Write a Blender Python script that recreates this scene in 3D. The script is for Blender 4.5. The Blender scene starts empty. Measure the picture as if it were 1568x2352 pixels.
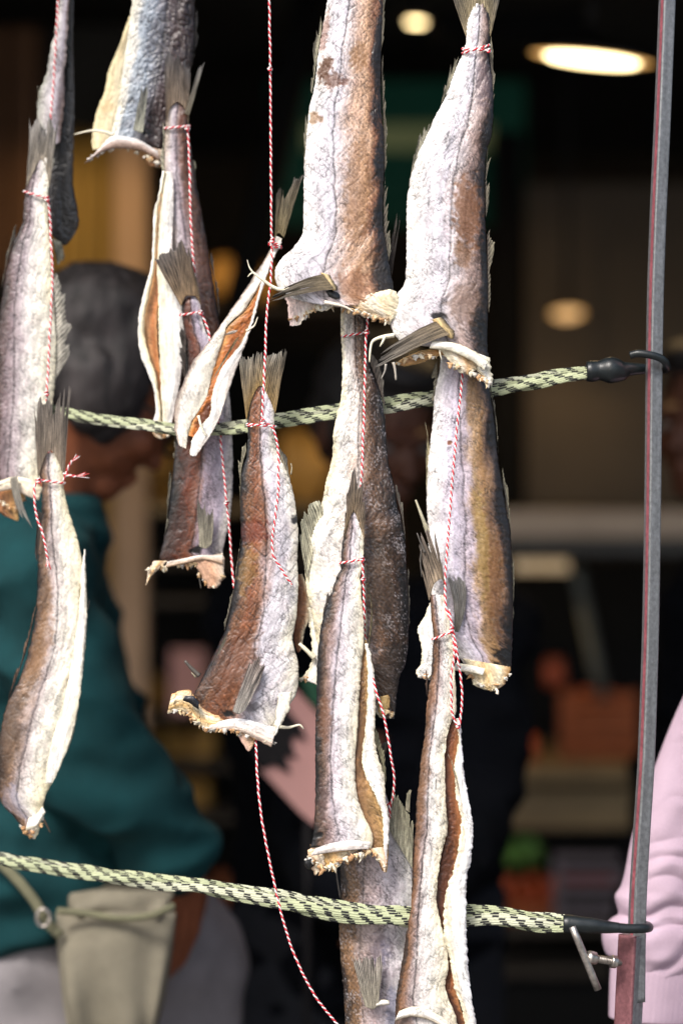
import bpy, bmesh, math, random
import numpy as np
from mathutils import Vector, Matrix
from mathutils import noise as mnoise

random.seed(7)
rng = np.random.default_rng(11)
scene = bpy.context.scene
col = scene.collection

# ------------------------------------------------------------------ camera, world, sun, exposure
D0, ZC, TH = 2.35, 1.55, 18.0 / 85.0          # camera distance to the fish, height, half-frame tangent
cam_data = bpy.data.cameras.new('camera')
cam = bpy.data.objects.new('camera', cam_data)
col.objects.link(cam)
cam.location = (0, -D0, ZC)
cam.rotation_euler = (math.radians(90), 0, 0)
cam_data.sensor_fit = 'VERTICAL'
cam_data.sensor_height = 36.0
cam_data.sensor_width = 24.0
cam_data.lens = 85.0
cam_data.clip_start = 0.05
cam_data.clip_end = 500.0
cam_data.dof.use_dof = True
cam_data.dof.focus_distance = D0
cam_data.dof.aperture_fstop = 1.8
cam_data.dof.aperture_blades = 0
scene.camera = cam

SUN_EL, SUN_AZ = 48.0, -30.0                   # degrees: elevation; azimuth from behind the camera, minus = left
world = bpy.data.worlds.new('World')
scene.world = world
world.use_nodes = True
wn = world.node_tree
wn.nodes.clear()
w_out = wn.nodes.new('ShaderNodeOutputWorld')
w_bg = wn.nodes.new('ShaderNodeBackground')
w_sky = wn.nodes.new('ShaderNodeTexSky')
w_sky.sky_type = 'NISHITA'
w_sky.sun_disc = False
w_sky.sun_elevation = math.radians(SUN_EL)
w_sky.sun_rotation = math.radians(180 - SUN_AZ)
w_sky.dust_density = 4.0
w_sky.air_density = 1.0
w_bg.inputs['Strength'].default_value = 0.085
wn.links.new(w_sky.outputs[0], w_bg.inputs[0])
wn.links.new(w_bg.outputs[0], w_out.inputs[0])

sun_data = bpy.data.lights.new('sun', 'SUN')
sun_data.energy = 1.5
sun_data.angle = math.radians(16)
sun_data.color = (1.0, 0.97, 0.93)
sun = bpy.data.objects.new('sun', sun_data)
col.objects.link(sun)
_e, _a = math.radians(SUN_EL), math.radians(SUN_AZ)
sun_dir = Vector((math.sin(_a) * math.cos(_e), -math.cos(_a) * math.cos(_e), math.sin(_e)))   # towards the sun
sun.rotation_euler = sun_dir.to_track_quat('Z', 'Y').to_euler()
sun.location = sun_dir * 10

scene.view_settings.view_transform = 'Standard'
scene.view_settings.look = 'None'
scene.view_settings.gamma = 1.0
scene.view_settings.exposure = 1.45
scene.render.engine = 'CYCLES'
try:
    scene.cycles.use_denoising = True
    scene.cycles.max_bounces = 6
    scene.cycles.diffuse_bounces = 3
except Exception:
    pass

# ------------------------------------------------------------------ helpers
S = TH / 1176.0
def P(px, py, y):
    """point of the place at distance y behind the fish rack"""
    k = S * (y + D0)
    return Vector(((px - 784) * k, y, ZC - (py - 1176) * k))
def PXYZ(px, py, y):
    k = S * (y + D0)
    return np.stack([(px - 784) * k, np.broadcast_to(y, np.shape(px)) + 0 * px, ZC - (py - 1176) * k], -1)
MM = S * D0                                     # metres per unit at the rack

def _hash(ix, iy, seed):
    h = (ix.astype(np.int64) * 374761393 + iy.astype(np.int64) * 668265263 + seed * 974711) & 0xFFFFFFFF
    h = ((h ^ (h >> 13)) * 1274126177) & 0xFFFFFFFF
    return (h ^ (h >> 16)) & 0xFFFF
def pn(x, y, seed=0):
    ix, iy = np.floor(x), np.floor(y)
    fx, fy = x - ix, y - iy
    ux, uy = fx * fx * fx * (fx * (fx * 6 - 15) + 10), fy * fy * fy * (fy * (fy * 6 - 15) + 10)
    def g(dx, dy):
        a = _hash(ix + dx, iy + dy, seed) * (2 * math.pi / 65536.0)
        return np.cos(a) * (fx - dx) + np.sin(a) * (fy - dy)
    n0 = g(0, 0) * (1 - ux) + g(1, 0) * ux
    n1 = g(0, 1) * (1 - ux) + g(1, 1) * ux
    return (n0 * (1 - uy) + n1 * uy) * 1.5
def fbm(x, y, seed=0, o=3):
    r, a = 0, 1.0
    for k in range(o):
        r = r + a * pn(x * 2 ** k, y * 2 ** k, seed + k * 17)
        a *= 0.5
    return r
def sstep(a, b, x):
    t = np.clip((x - a) / (b - a), 0, 1)
    return t * t * (3 - 2 * t)

def tag(o, label=None, cat=None, group=None, kind=None):
    if label: o['label'] = label
    if cat: o['category'] = cat
    if group: o['group'] = group
    if kind: o['kind'] = kind
    return o
def empty(name, loc, label, cat, group=None):
    o = bpy.data.objects.new(name, None)
    col.objects.link(o)
    o.location = loc
    o.empty_display_size = 0.05
    return tag(o, label, cat, group)
def wloc(parent):
    v = Vector((0, 0, 0))
    while parent is not None:
        v += parent.location
        parent = parent.parent
    return v
def mesh_obj(name, V, F, mat, parent=None, C=None, smooth=True, loc=None):
    """V in world coordinates; the object sits at its parent's origin (or at loc)"""
    base = wloc(parent) if parent is not None else (Vector(loc) if loc is not None else Vector((0, 0, 0)))
    V = np.asarray(V, float) - np.array(base)
    me = bpy.data.meshes.new(name)
    me.from_pydata(V.tolist(), [], F if isinstance(F, list) else F.tolist())
    if C is not None:
        a = me.color_attributes.new('Col', 'FLOAT_COLOR', 'POINT')
        cc = np.ones((len(V), 4), np.float32)
        cc[:, :3] = C
        a.data.foreach_set('color', cc.ravel())
    me.materials.append(mat)
    bm = bmesh.new()
    bm.from_mesh(me)
    bmesh.ops.recalc_face_normals(bm, faces=bm.faces)
    bm.to_mesh(me)
    bm.free()
    me.polygons.foreach_set('use_smooth', [smooth] * len(me.polygons))
    me.update()
    o = bpy.data.objects.new(name, me)
    col.objects.link(o)
    if parent is not None:
        o.parent = parent
    else:
        o.location = base
    return o
def grid_faces(n, m, off=0, close=False):
    i, j = np.meshgrid(np.arange(n - 1), np.arange(m if close else m - 1), indexing='ij')
    j2 = (j + 1) % m
    return np.stack([off + i * m + j, off + i * m + j2, off + (i + 1) * m + j2, off + (i + 1) * m + j], -1).reshape(-1, 4)
def resample(pts, n, smooth=True):
    pts = np.asarray(pts, float)
    d = np.r_[0, np.cumsum(np.linalg.norm(np.diff(pts[:, :2], axis=0), axis=1) + 1e-6)]
    t = np.linspace(0, d[-1], n)
    return curve(d, pts, t) if smooth and len(pts) > 2 else np.stack([np.interp(t, d, pts[:, k]) for k in range(pts.shape[1])], -1)
def curve(d, pts, t):
    """monotone-ish cubic through pts at stations d"""
    out = []
    for k in range(pts.shape[1]):
        y = pts[:, k]
        h = np.diff(d)
        s = np.diff(y) / h
        m = np.zeros_like(y)
        m[0], m[-1] = s[0], s[-1]
        for i in range(1, len(y) - 1):
            if s[i - 1] * s[i] > 0:
                w1, w2 = 2 * h[i] + h[i - 1], h[i] + 2 * h[i - 1]
                m[i] = (w1 + w2) / (w1 / s[i - 1] + w2 / s[i])
        i = np.clip(np.searchsorted(d, t, side='right') - 1, 0, len(h) - 1)
        q = (t - d[i]) / h[i]
        out.append((2 * q**3 - 3 * q**2 + 1) * y[i] + (q**3 - 2 * q**2 + q) * h[i] * m[i]
                   + (-2 * q**3 + 3 * q**2) * y[i + 1] + (q**3 - q**2) * h[i] * m[i + 1])
    return np.stack(out, -1)

# ------------------------------------------------------------------ materials
def new_mat(name):
    m = bpy.data.materials.new(name)
    m.use_nodes = True
    nt = m.node_tree
    b = nt.nodes.get('Principled BSDF')
    return m, nt, b
def nd(nt, typ, **kw):
    n = nt.nodes.new(typ)
    for k, v in kw.items():
        if k in n.inputs: n.inputs[k].default_value = v
        else: setattr(n, k, v)
    return n
def col_mat(name, rough=0.5, spec=0.5, bump=0.3, bscale=900, cellscale=0, var=0.25, vscale=500, trans=0.0, metal=0.0, bdist=0.0006):
    """colour from the painted 'Col' pigment, fine relief and grain from noise"""
    m, nt, b = new_mat(name)
    at = nd(nt, 'ShaderNodeAttribute', attribute_name='Col')
    tc = nd(nt, 'ShaderNodeTexCoord')
    n1 = nd(nt, 'ShaderNodeTexNoise', Scale=vscale, Detail=3.0, Roughness=0.6)
    nt.links.new(tc.outputs['Object'], n1.inputs['Vector'])
    mr = nd(nt, 'ShaderNodeMapRange')
    mr.inputs['From Min'].default_value, mr.inputs['From Max'].default_value = 0.3, 0.7
    mr.inputs['To Min'].default_value, mr.inputs['To Max'].default_value = 1 - var, 1 + var * 0.55
    nt.links.new(n1.outputs['Fac'], mr.inputs['Value'])
    mx = nd(nt, 'ShaderNodeVectorMath', operation='SCALE')
    nt.links.new(at.outputs['Color'], mx.inputs[0])
    nt.links.new(mr.outputs[0], mx.inputs['Scale'])
    nt.links.new(mx.outputs[0], b.inputs['Base Color'])
    n2 = nd(nt, 'ShaderNodeTexNoise', Scale=bscale, Detail=4.0, Roughness=0.65)
    nt.links.new(tc.outputs['Object'], n2.inputs['Vector'])
    bp = nd(nt, 'ShaderNodeBump', Strength=bump, Distance=bdist)
    h = n2.outputs['Fac']
    if cellscale:
        vo = nd(nt, 'ShaderNodeTexVoronoi', Scale=cellscale)
        vo.feature = 'DISTANCE_TO_EDGE'
        nt.links.new(tc.outputs['Object'], vo.inputs['Vector'])
        ml = nd(nt, 'ShaderNodeMath', operation='MULTIPLY_ADD')
        nt.links.new(vo.outputs['Distance'], ml.inputs[0])
        ml.inputs[1].default_value = 1.2
        nt.links.new(n2.outputs['Fac'], ml.inputs[2])
        h = ml.outputs[0]
    nt.links.new(h, bp.inputs['Height'])
    nt.links.new(bp.outputs[0], b.inputs['Normal'])
    rr = nd(nt, 'ShaderNodeMapRange')
    rr.inputs['To Min'].default_value, rr.inputs['To Max'].default_value = max(rough - 0.18, 0.05), min(rough + 0.2, 1)
    nt.links.new(n1.outputs['Fac'], rr.inputs['Value'])
    nt.links.new(rr.outputs[0], b.inputs['Roughness'])
    b.inputs['Specular IOR Level'].default_value = spec
    b.inputs['Metallic'].default_value = metal
    if trans:
        o = nt.nodes['Material Output']
        tb = nd(nt, 'ShaderNodeBsdfTranslucent')
        nt.links.new(mx.outputs[0], tb.inputs['Color'])
        ms = nd(nt, 'ShaderNodeMixShader', Fac=trans)
        nt.links.new(b.outputs[0], ms.inputs[1])
        nt.links.new(tb.outputs[0], ms.inputs[2])
        nt.links.new(ms.outputs[0], o.inputs['Surface'])
    return m
def plain_mat(name, rgb, rough=0.6, spec=0.4, metal=0.0, var=0.25, vscale=30, bump=0.15, bscale=200, emit=None, estr=0.0, bdist=0.002, stretch=None):
    m, nt, b = new_mat(name)
    tc = nd(nt, 'ShaderNodeTexCoord')
    src = tc.outputs['Object']
    if stretch:
        mp = nd(nt, 'ShaderNodeMapping')
        mp.inputs['Scale'].default_value = stretch
        nt.links.new(src, mp.inputs['Vector'])
        src = mp.outputs[0]
    n1 = nd(nt, 'ShaderNodeTexNoise', Scale=vscale, Detail=4.0, Roughness=0.6)
    nt.links.new(src, n1.inputs['Vector'])
    rp = nd(nt, 'ShaderNodeValToRGB')
    rp.color_ramp.elements[0].position, rp.color_ramp.elements[1].position = 0.3, 0.7
    rp.color_ramp.elements[0].color = tuple(max(c * (1 - var), 0) for c in rgb) + (1,)
    rp.color_ramp.elements[1].color = tuple(min(c * (1 + var), 0.9) for c in rgb) + (1,)
    nt.links.new(n1.outputs['Fac'], rp.inputs['Fac'])
    nt.links.new(rp.outputs[0], b.inputs['Base Color'])
    n2 = nd(nt, 'ShaderNodeTexNoise', Scale=bscale, Detail=3.0)
    nt.links.new(src, n2.inputs['Vector'])
    bp = nd(nt, 'ShaderNodeBump', Strength=bump, Distance=bdist)
    nt.links.new(n2.outputs['Fac'], bp.inputs['Height'])
    nt.links.new(bp.outputs[0], b.inputs['Normal'])
    b.inputs['Roughness'].default_value = rough
    b.inputs['Specular IOR Level'].default_value = spec
    b.inputs['Metallic'].default_value = metal
    if emit:
        b.inputs['Emission Color'].default_value = tuple(emit) + (1,)
        b.inputs['Emission Strength'].default_value = estr
    return m

M_SKIN = col_mat('dried_fish_skin', rough=0.36, spec=0.6, bump=0.2, bscale=1100, cellscale=620, var=0.2, vscale=420)
M_FLESH = col_mat('dried_fish_flesh', rough=0.42, spec=0.5, bump=0.5, bscale=700, var=0.22, vscale=260)
M_FIN = col_mat('dried_fin', rough=0.5, spec=0.4, bump=0.3, bscale=1200, var=0.25, vscale=600, trans=0.25)
M_BONE = col_mat('dried_bone', rough=0.5, bump=0.3, var=0.15, vscale=500)
M_TWINE = col_mat('cotton_twine', rough=0.85, spec=0.2, bump=0.5, bscale=2500, var=0.2, vscale=1800)
M_CORD = col_mat('woven_elastic_cord', rough=0.85, spec=0.2, bump=0.6, bscale=1800, var=0.18, vscale=900)
M_HOOK = plain_mat('black_rubber_hook', (0.008, 0.011, 0.012), rough=0.36, spec=0.4, var=0.4, vscale=120, bump=0.12, bscale=400)
M_POLE = col_mat('galvanised_steel', rough=0.42, spec=0.5, bump=0.25, bscale=500, var=0.3, vscale=260, metal=0.55)
M_STEEL = plain_mat('bolt_steel', (0.42, 0.38, 0.34), rough=0.33, metal=0.9, var=0.35, vscale=200)
# ------------------------------------------------------------------ dried-fish builders
def grad(s, stops):
    xs = [a for a, _ in stops]
    return np.stack([np.interp(s, xs, [c[k] for _, c in stops]) for k in range(3)], -1)

STEP = 2.3
def lobe(name, parent, rows, y, stops, dorsal='L', T=None, tk=0.125, seed=0, mat=None, wr=1.0, stains=(), edge=1.3,
         lat=None, chev=0.0, bow=0.0, crease_dark=0.6, label=None, scales=0.0, ybend=None, fold=1.0, salt_glint=0.0, tears=0.0):
    """a lens-section body: rows = (left x, left y, right x, right y) down its length"""
    mat = mat or M_SKIN
    R = np.array(rows, float)
    cen = np.stack([(R[:, 0] + R[:, 2]) / 2, (R[:, 1] + R[:, 3]) / 2], -1)
    d = np.r_[0, np.cumsum(np.linalg.norm(np.diff(cen, axis=0), axis=1) + 1e-3)]
    wid = np.linalg.norm(R[:, 2:] - R[:, :2], axis=1)
    n = int(max(6, d[-1] / STEP))
    t = np.linspace(0, d[-1], n)
    Q = curve(d, R, t)
    m = int(max(8, wid.max() / STEP))
    mb = max(5, m // 3)
    u1 = np.linspace(0, 1, m)
    u1 = 0.6 * u1 + 0.4 * (1 - np.cos(np.pi * u1)) / 2
    u2 = np.linspace(1, 0, mb + 2)[1:-1]
    u = np.r_[u1, u2]
    front = np.r_[np.ones(m), -np.ones(mb)]
    U, TT = np.meshgrid(u, t)
    FR = np.broadcast_to(front, U.shape)
    w = np.linalg.norm(Q[:, 2:] - Q[:, :2], axis=1)[:, None]
    # ragged outline
    eL = edge * (fbm(t / 16, t * 0 + 3.1, seed + 5) + 0.6 * pn(t / 4, t * 0 + 8.7, seed + 6))
    eR = edge * (fbm(t / 16, t * 0 + 13.1, seed + 7) + 0.6 * pn(t / 4, t * 0 + 18.7, seed + 8))
    if tears:
        eR = eR - tears * np.clip(pn(t / 22, t * 0 + 2.2, seed + 70) - 0.25, 0, 1) * 3
        eL = eL + tears * np.clip(pn(t / 22, t * 0 + 5.2, seed + 71) - 0.25, 0, 1) * 3
    X = (Q[:, 0] + eL)[:, None] * (1 - U) + (Q[:, 2] + eR)[:, None] * U
    Y = Q[:, 1][:, None] * (1 - U) + Q[:, 3][:, None] * U
    Y = Y + bow * 4 * U * (1 - U) * (TT / d[-1]) ** 6
    rag = 2.0 * edge * fbm(U * w / 12, TT * 0 + 31.0, seed + 9) * (TT / d[-1]) ** 12
    Y = Y + rag
    W = U * w                                   # across, in units
    s = U if dorsal == 'L' else 1 - U
    Th = (np.clip(w * tk, 2.2, 27.0) if T is None else np.broadcast_to(np.asarray(T, float), w.shape)) * (0.55 + 0.45 * np.sin(np.pi * np.clip(TT / d[-1] * 0.94 + 0.03, 0, 1)) ** 0.5)
    prof = (1 - np.abs(2 * U - 1) ** 2.4) ** 0.62
    dep = Th * prof * np.where(FR > 0, 1, 0.8)
    fade = np.clip(prof * 1.6, 0, 1)
    # folds, wrinkles, muscle chevrons
    big = fold * 3.0 * fbm(W / 42 + 0.3 * pn(TT / 90, W / 90, seed + 2), TT / 190, seed + 1, 3)
    sg_ = np.where(s > (lat or 0.5), 1.0, -1.0) if dorsal == 'L' else np.where(s > (lat or 0.5), -1.0, 1.0)
    dA, dB = W * 0.80 - sg_ * TT * 0.60, W * 0.60 * sg_ + TT * 0.80
    cr = 1 - np.abs(pn(dA / 11 + 0.7 * pn(TT / 25, W / 25, seed + 4), dB / 34, seed + 3)) * 2.4
    cr = np.clip(cr, 0, 1) ** 3
    cr2 = 1 - np.abs(pn(dA / 5.5 + 0.4 * pn(TT / 15, W / 15, seed + 14), dB / 12.0, seed + 13)) * 2.4
    cr2 = np.clip(cr2, 0, 1) ** 3
    long_ = 1 - np.abs(pn(W / 15 + 0.35 * pn(TT / 40, W / 30, seed + 21), TT / 150, seed + 20)) * 2.6
    long_ = np.clip(long_, 0, 1) ** 4
    fine = pn(W / 4.0, TT / 4.0, seed + 31) + 0.6 * pn(W / 2.3, TT / 2.3, seed + 32)
    disp = big - wr * (0.95 * cr + 0.5 * cr2 + 0.8 * long_) + wr * 0.18 * fine
    sw = s + 0.085 * fbm(W / 38, TT / 110, seed + 40, 3) + 0.028 * pn(dA / 6, dB / 22, seed + 41) + 0.02 * pn(W / 3.5, TT / 3.5, seed + 42)
    C = grad(np.clip(sw, 0, 1), stops)
    lum = C.mean(-1, keepdims=True)
    mott = fbm(W / 30, TT / 45, seed + 50, 4)
    C = C * (1 + 0.15 * mott)[..., None]
    strk = pn(W / 5, TT / 45, seed + 52)
    C = C * (1 + (0.32 if mat is M_FLESH else 0.12) * strk)[..., None]
    if mat is not M_FLESH:
        g_ = C.mean(-1, keepdims=True)
        C = np.clip(g_ + (C - g_) * 1.25, 0.01, 1)
    if lat is not None:
        lp = lat + 0.03 * np.sin(TT / 90 + seed) + 0.02 * pn(TT / 30, TT * 0 + 1.5, seed + 60)
        dl = np.abs(s - lp) * w
        line = np.exp(-(dl / 1.9) ** 2) * (0.55 + 0.45 * (pn(TT / 9, TT * 0, seed + 61) > -0.2))
        disp = disp - 2.2 * line
        C = C * (1 - 0.55 * line)[..., None]
        chev = chev or 0.55
        if chev:
            ph = (TT + 0.9 * np.abs(s - lp) * w + 6 * pn(W / 40, TT / 60, seed + 62)) / 31.0
            ph2 = (TT - 0.8 * (s - lp) * w + 5 * pn(W / 40, TT / 60, seed + 63)) / 27.0
            for q, a in ((ph, 1.0), (ph2, 0.6)):
                f = np.abs(q - np.round(q)) * 29
                ln = np.exp(-(f / 1.7) ** 2) * np.clip(0.5 + 1.2 * pn(W / 24, TT / 24, seed + 64), 0, 1)
                disp = disp - chev * a * 0.85 * ln
                C = C * (1 - 0.40 * chev * a * ln)[..., None]
    if scales:
        q1 = np.sin((W + TT * 0.75) / 1.75 + 1.5 * pn(W / 14, TT / 14, seed + 65))
        q2 = np.sin((W - TT * 0.75) / 1.75 + 1.5 * pn(W / 14, TT / 14, seed + 66))
        sc = np.maximum(q1, q2) * np.clip((0.62 - s) * 4, 0, 1)
        disp = disp + 0.22 * scales * sc
        C = C * (1 + 0.20 * scales * sc)[..., None]
    # darker colour along the creases, salty specks and scale glints painted in
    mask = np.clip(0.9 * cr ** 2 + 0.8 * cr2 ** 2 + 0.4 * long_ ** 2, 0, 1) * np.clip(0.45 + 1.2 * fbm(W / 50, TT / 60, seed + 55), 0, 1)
    C = C * (1 - crease_dark * mask)[..., None]
    vein = 1 - np.abs(pn(dA / 5.0 + 0.9 * pn(TT / 11, W / 11, seed + 90), dB / 8.5, seed + 91)) * 3.2
    vein2 = 1 - np.abs(pn((W + 0.9 * sg_ * TT) / 9.0, (TT - W) / 26.0, seed + 92)) * 5.0
    vm = np.clip(np.maximum(np.clip(vein, 0, 1) ** 2, np.clip(vein2, 0, 1) ** 2), 0, 1) * np.clip(0.25 + 1.3 * fbm(W / 36, TT / 50, seed + 93), 0, 1) * sstep(1.0, 0.72, s)
    if mat is not M_FLESH:
        C = C * (1 - 0.42 * vm)[..., None]
        disp = disp - 0.35 * wr * vm
        pat = sstep(0.15, 0.7, fbm(W / 26, TT / 36, seed + 95, 4))[..., None] * 0.3
        C = C * (1 - pat * np.array([0.10, 0.16, 0.14]))
    C = C * (1 + 0.12 * fine * (0.5 + 0.5 * (lum[..., 0] < 0.5)))[..., None]
    if salt_glint:
        sm = sstep(0.25, 0.7, pn(W / 3.5, TT / 5, seed + 56) + 0.5 * fbm(W / 40, TT / 40, seed + 57))[..., None] * salt_glint
        C = C * (1 - sm) + np.array([0.62, 0.60, 0.62]) * sm
    for (cs, cv, rs, rv, rgb, k) in stains:     # across 0..1 from the back, along 0..1, radii in units
        q = np.sqrt(((s - cs) * w / rs) ** 2 + ((TT - cv * d[-1]) / rv) ** 2) + 0.45 * fbm(W / 14, TT / 14, seed + 80)
        a = (sstep(1.1, 0.55, q) * k)[..., None]
        C = C * (1 - a) + np.array(rgb) * a
        disp = disp - 1.5 * a[..., 0]
    C = 0.84 * (np.clip(C, 0.01, 0.86) / 0.84) ** (1.15 if mat is M_FLESH else 1.72)
    dep = np.maximum(dep + disp * fade, 0.05)
    yb = 0 if ybend is None else np.interp(TT / d[-1], [a for a, _ in ybend], [b for _, b in ybend])
    pts = PXYZ(X, Y, y)
    pts[..., 1] += np.where(FR > 0, -dep, dep) * MM + yb
    k = len(u)
    V = pts.reshape(-1, 3)
    F = grid_faces(n, k, close=True).tolist()
    V = np.vstack([V, pts[0].mean(0)[None], pts[-1].mean(0)[None]])
    a, b = n * k, n * k + 1
    F += [[a, (j + 1) % k, j] for j in range(k)]
    o_ = (n - 1) * k
    F += [[b, o_ + j, o_ + (j + 1) % k] for j in range(k)]
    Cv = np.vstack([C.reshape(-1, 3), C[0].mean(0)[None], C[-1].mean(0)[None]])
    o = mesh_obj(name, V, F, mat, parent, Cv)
    if label: o['label'] = label
    return o

def fan(name, parent, base, tip, y, c0, c1, rays=12, rag=0.25, seed=0, yt=None, mat=None, thick=0.7, notch=None, curl=3.0, stripe=0.35, label=None, mid=None):
    """a rayed fin: base polyline to tip polyline, torn along its rim"""
    per = 5
    lie = name in ('dorsal_fin', 'anal_fin')
    base, tip = np.array(base, float), np.array(tip, float)
    if lie:
        ln_ = np.linalg.norm(base[-1] - base[0])
        tip = tip.copy(); dv = (base[0] - base[-1]) / ln_
        tip += dv * min(34, 0.4 * ln_)
    J = rays * per + 1
    L = max(np.linalg.norm(np.asarray(tip[0]) - base[0]), np.linalg.norm(np.asarray(tip[-1]) - base[-1]))
    I = int(np.clip(L / 3.0, 5, 70))
    B, Tp = resample(base, J, len(base) > 2), resample(tip, J, len(tip) > 2)
    r = np.random.default_rng(seed + 100)
    ray = np.arange(J) / per
    rl = 1 - rag * r.random(rays + 2) ** 2.2
    rl[r.random(rays + 2) < 0.16] -= rag * 1.3
    ln = np.clip(np.interp(ray, np.arange(rays + 2), rl), 0.15, 1)
    ln = ln - 0.16 * rag * (1 - np.abs(np.cos(np.pi * ray))) + 0.06 * r.random(J)
    if notch: ln = ln * (1 - notch * np.exp(-((np.linspace(-1, 1, J)) / 0.28) ** 2))
    if lie: ln = ln * (0.72 + 0.35 * pn(ray / 3.0, ray * 0 + 1.5, seed + 15))
    a = np.linspace(0, 1, I)[:, None] * ln[None, :]
    X = B[None, :, 0] * (1 - a) + Tp[None, :, 0] * a
    Y = B[None, :, 1] * (1 - a) + Tp[None, :, 1] * a
    if mid is not None:
        X = X + mid[0] * 4 * a * (1 - a)
        Y = Y + mid[1] * 4 * a * (1 - a)
    j = np.broadcast_to(ray[None, :], a.shape)
    wob = 2.6 * pn(j / 3.0, a * 2.5, seed + 7) * a + 1.2 * pn(j / 1.3, a * 5, seed + 8) * a
    X = X + wob; Y = Y + wob * 0.4
    dep = (0.35 if lie else 0.8) * np.cos(2 * np.pi * j) * (0.4 + 0.6 * (1 - a)) + 1.8 * curl * pn(j / 4.0, a * 1.6, seed) * (0.3 + a)
    yy = y if yt is None else y + (yt - y) * a
    c = np.array(c0) * (1 - a[..., None]) + np.array(c1) * a[..., None]
    c = c * (0.78 + 0.5 * np.abs(a - 0.55) + 0.25 * pn(j / 5, a * 2, seed + 11))[..., None]
    st = 1 - (stripe + 0.25) * (0.5 - 0.5 * np.cos(2 * np.pi * j)) + 0.45 * pn(j * 1.7, a * 5, seed + 3) + 0.25 * pn(j * 0.6, a * 2, seed + 4)
    c = np.clip(c * st[..., None], 0.008, 0.85)
    f = PXYZ(X, Y, y); f[..., 1] = yy - dep * MM - thick * MM * (1.3 - a)
    g = PXYZ(X, Y, y); g[..., 1] = yy - dep * MM + thick * MM * (1.3 - a)
    n = I * J
    F = grid_faces(I, J).tolist() + grid_faces(I, J, n).tolist()
    rim = [i * J for i in range(I)] + [(I - 1) * J + k for k in range(1, J)] + [i * J + J - 1 for i in range(I - 2, -1, -1)] + list(range(J - 2, 0, -1))
    F += [[rim[q], rim[(q + 1) % len(rim)], n + rim[(q + 1) % len(rim)], n + rim[q]] for q in range(len(rim))]
    V = np.vstack([f.reshape(-1, 3), g.reshape(-1, 3)])
    o = mesh_obj(name, V, F, mat or M_FIN, parent, np.vstack([c.reshape(-1, 3)] * 2))
    if label: o['label'] = label
    return o

def tube_pts(path, radii, sides=7, flat=1.0):
    """tube round a world-space path -> V, F (ends closed)"""
    path = np.asarray(path, float)
    n = len(path)
    tan = np.gradient(path, axis=0)
    tan /= np.linalg.norm(tan, axis=1)[:, None] + 1e-12
    up = np.array([0.0, -1.0, 0.0])
    a = np.cross(tan, up)
    bad = np.linalg.norm(a, axis=1) < 0.05
    a[bad] = np.cross(tan[bad], np.array([0.0, 0.2, 1.0]))
    a /= np.linalg.norm(a, axis=1)[:, None]
    b = np.cross(a, tan)
    th = np.arange(sides) * 2 * np.pi / sides
    r = np.broadcast_to(np.asarray(radii, float), (n,))[:, None, None]
    V = path[:, None, :] + r * (a[:, None, :] * np.cos(th)[None, :, None] + flat * b[:, None, :] * np.sin(th)[None, :, None])
    F = grid_faces(n, sides, close=True).tolist()
    F += [list(range(sides)), [(n - 1) * sides + k for k in range(sides)]]
    return V.reshape(-1, 3), F
def strand(name, parent, pts, r0, r1, rgb, mat=None, sides=6, flat=1.0, n=None, rgb1=None):
    """pts = (px, py, y): a tapering spine, bone or splinter"""
    pts = np.asarray(pts, float)
    L = np.linalg.norm(np.diff(pts[:, :2], axis=0), axis=1).sum()
    n = n or int(max(5, L / 4))
    q = resample(pts, n)
    w = PXYZ(q[:, 0], q[:, 1], q[:, 2])
    t = np.linspace(0, 1, n)
    V, F = tube_pts(w, (r0 * (1 - t) + r1 * t) * (1 + 0.18 * pn(t * 9, t * 0 + pts[0, 0] * 0.1, 3)) * MM, sides, flat)
    c = np.array(rgb)[None] * (1 - t)[:, None] + np.array(rgb1 or rgb)[None] * t[:, None]
    return mesh_obj(name, V, F, mat or M_BONE, parent, np.repeat(c, sides, axis=0))

FRILL_C = [(0.74, 0.66, 0.50), (0.70, 0.52, 0.30), (0.60, 0.36, 0.17), (0.78, 0.73, 0.64), (0.50, 0.28, 0.13)]
def frill(parent, line, y, n, seed=0, L=15, w=4.5):
    """torn shreds of dried flesh hanging from the cut edge"""
    r = np.random.default_rng(seed + 500)
    line = np.asarray(line, float)
    e = resample(line, 200, False)
    Vs, Fs, Cs, off = [], [], [], 0
    for i in range(n):
        k = int(r.integers(0, 199))
        x0, y0 = e[k] + r.normal(0, 1.5, 2)
        l = L * r.uniform(0.2, 1.0) ** 1.3
        a = r.normal(0, 0.55)
        ts = np.linspace(0, 1, 7)
        px = x0 + l * ts * math.sin(a) + 2.0 * np.sin(ts * 3 + r.uniform(0, 6)) * ts
        py = y0 - 4 + (l + 4) * ts * math.cos(a)
        q = PXYZ(px, py, y)
        q[:, 1] += (r.uniform(-5, 5) + r.normal(0, 4) * ts) * MM
        ww = w * r.uniform(0.4, 1.9) * (1 - 0.9 * ts ** 1.5) * (1 + 0.3 * np.sin(ts * 9 + r.uniform(0, 6)))
        V, F = tube_pts(q, ww * MM, 7, 0.35)
        Vs.append(V); Fs += [[b + off for b in f_] for f_ in F]; off += len(V)
        c = np.array(FRILL_C[int(r.integers(0, len(FRILL_C)))]) * r.uniform(0.75, 1.1)
        Cs.append(np.clip(np.repeat(c[None] * (1 - 0.35 * ts)[:, None], 7, 0), 0.02, 0.85))
    o = mesh_obj('flesh_shreds', np.vstack(Vs), Fs, M_FLESH, parent, np.vstack(Cs))
    o['kind'] = 'stuff'
    return o

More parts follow.
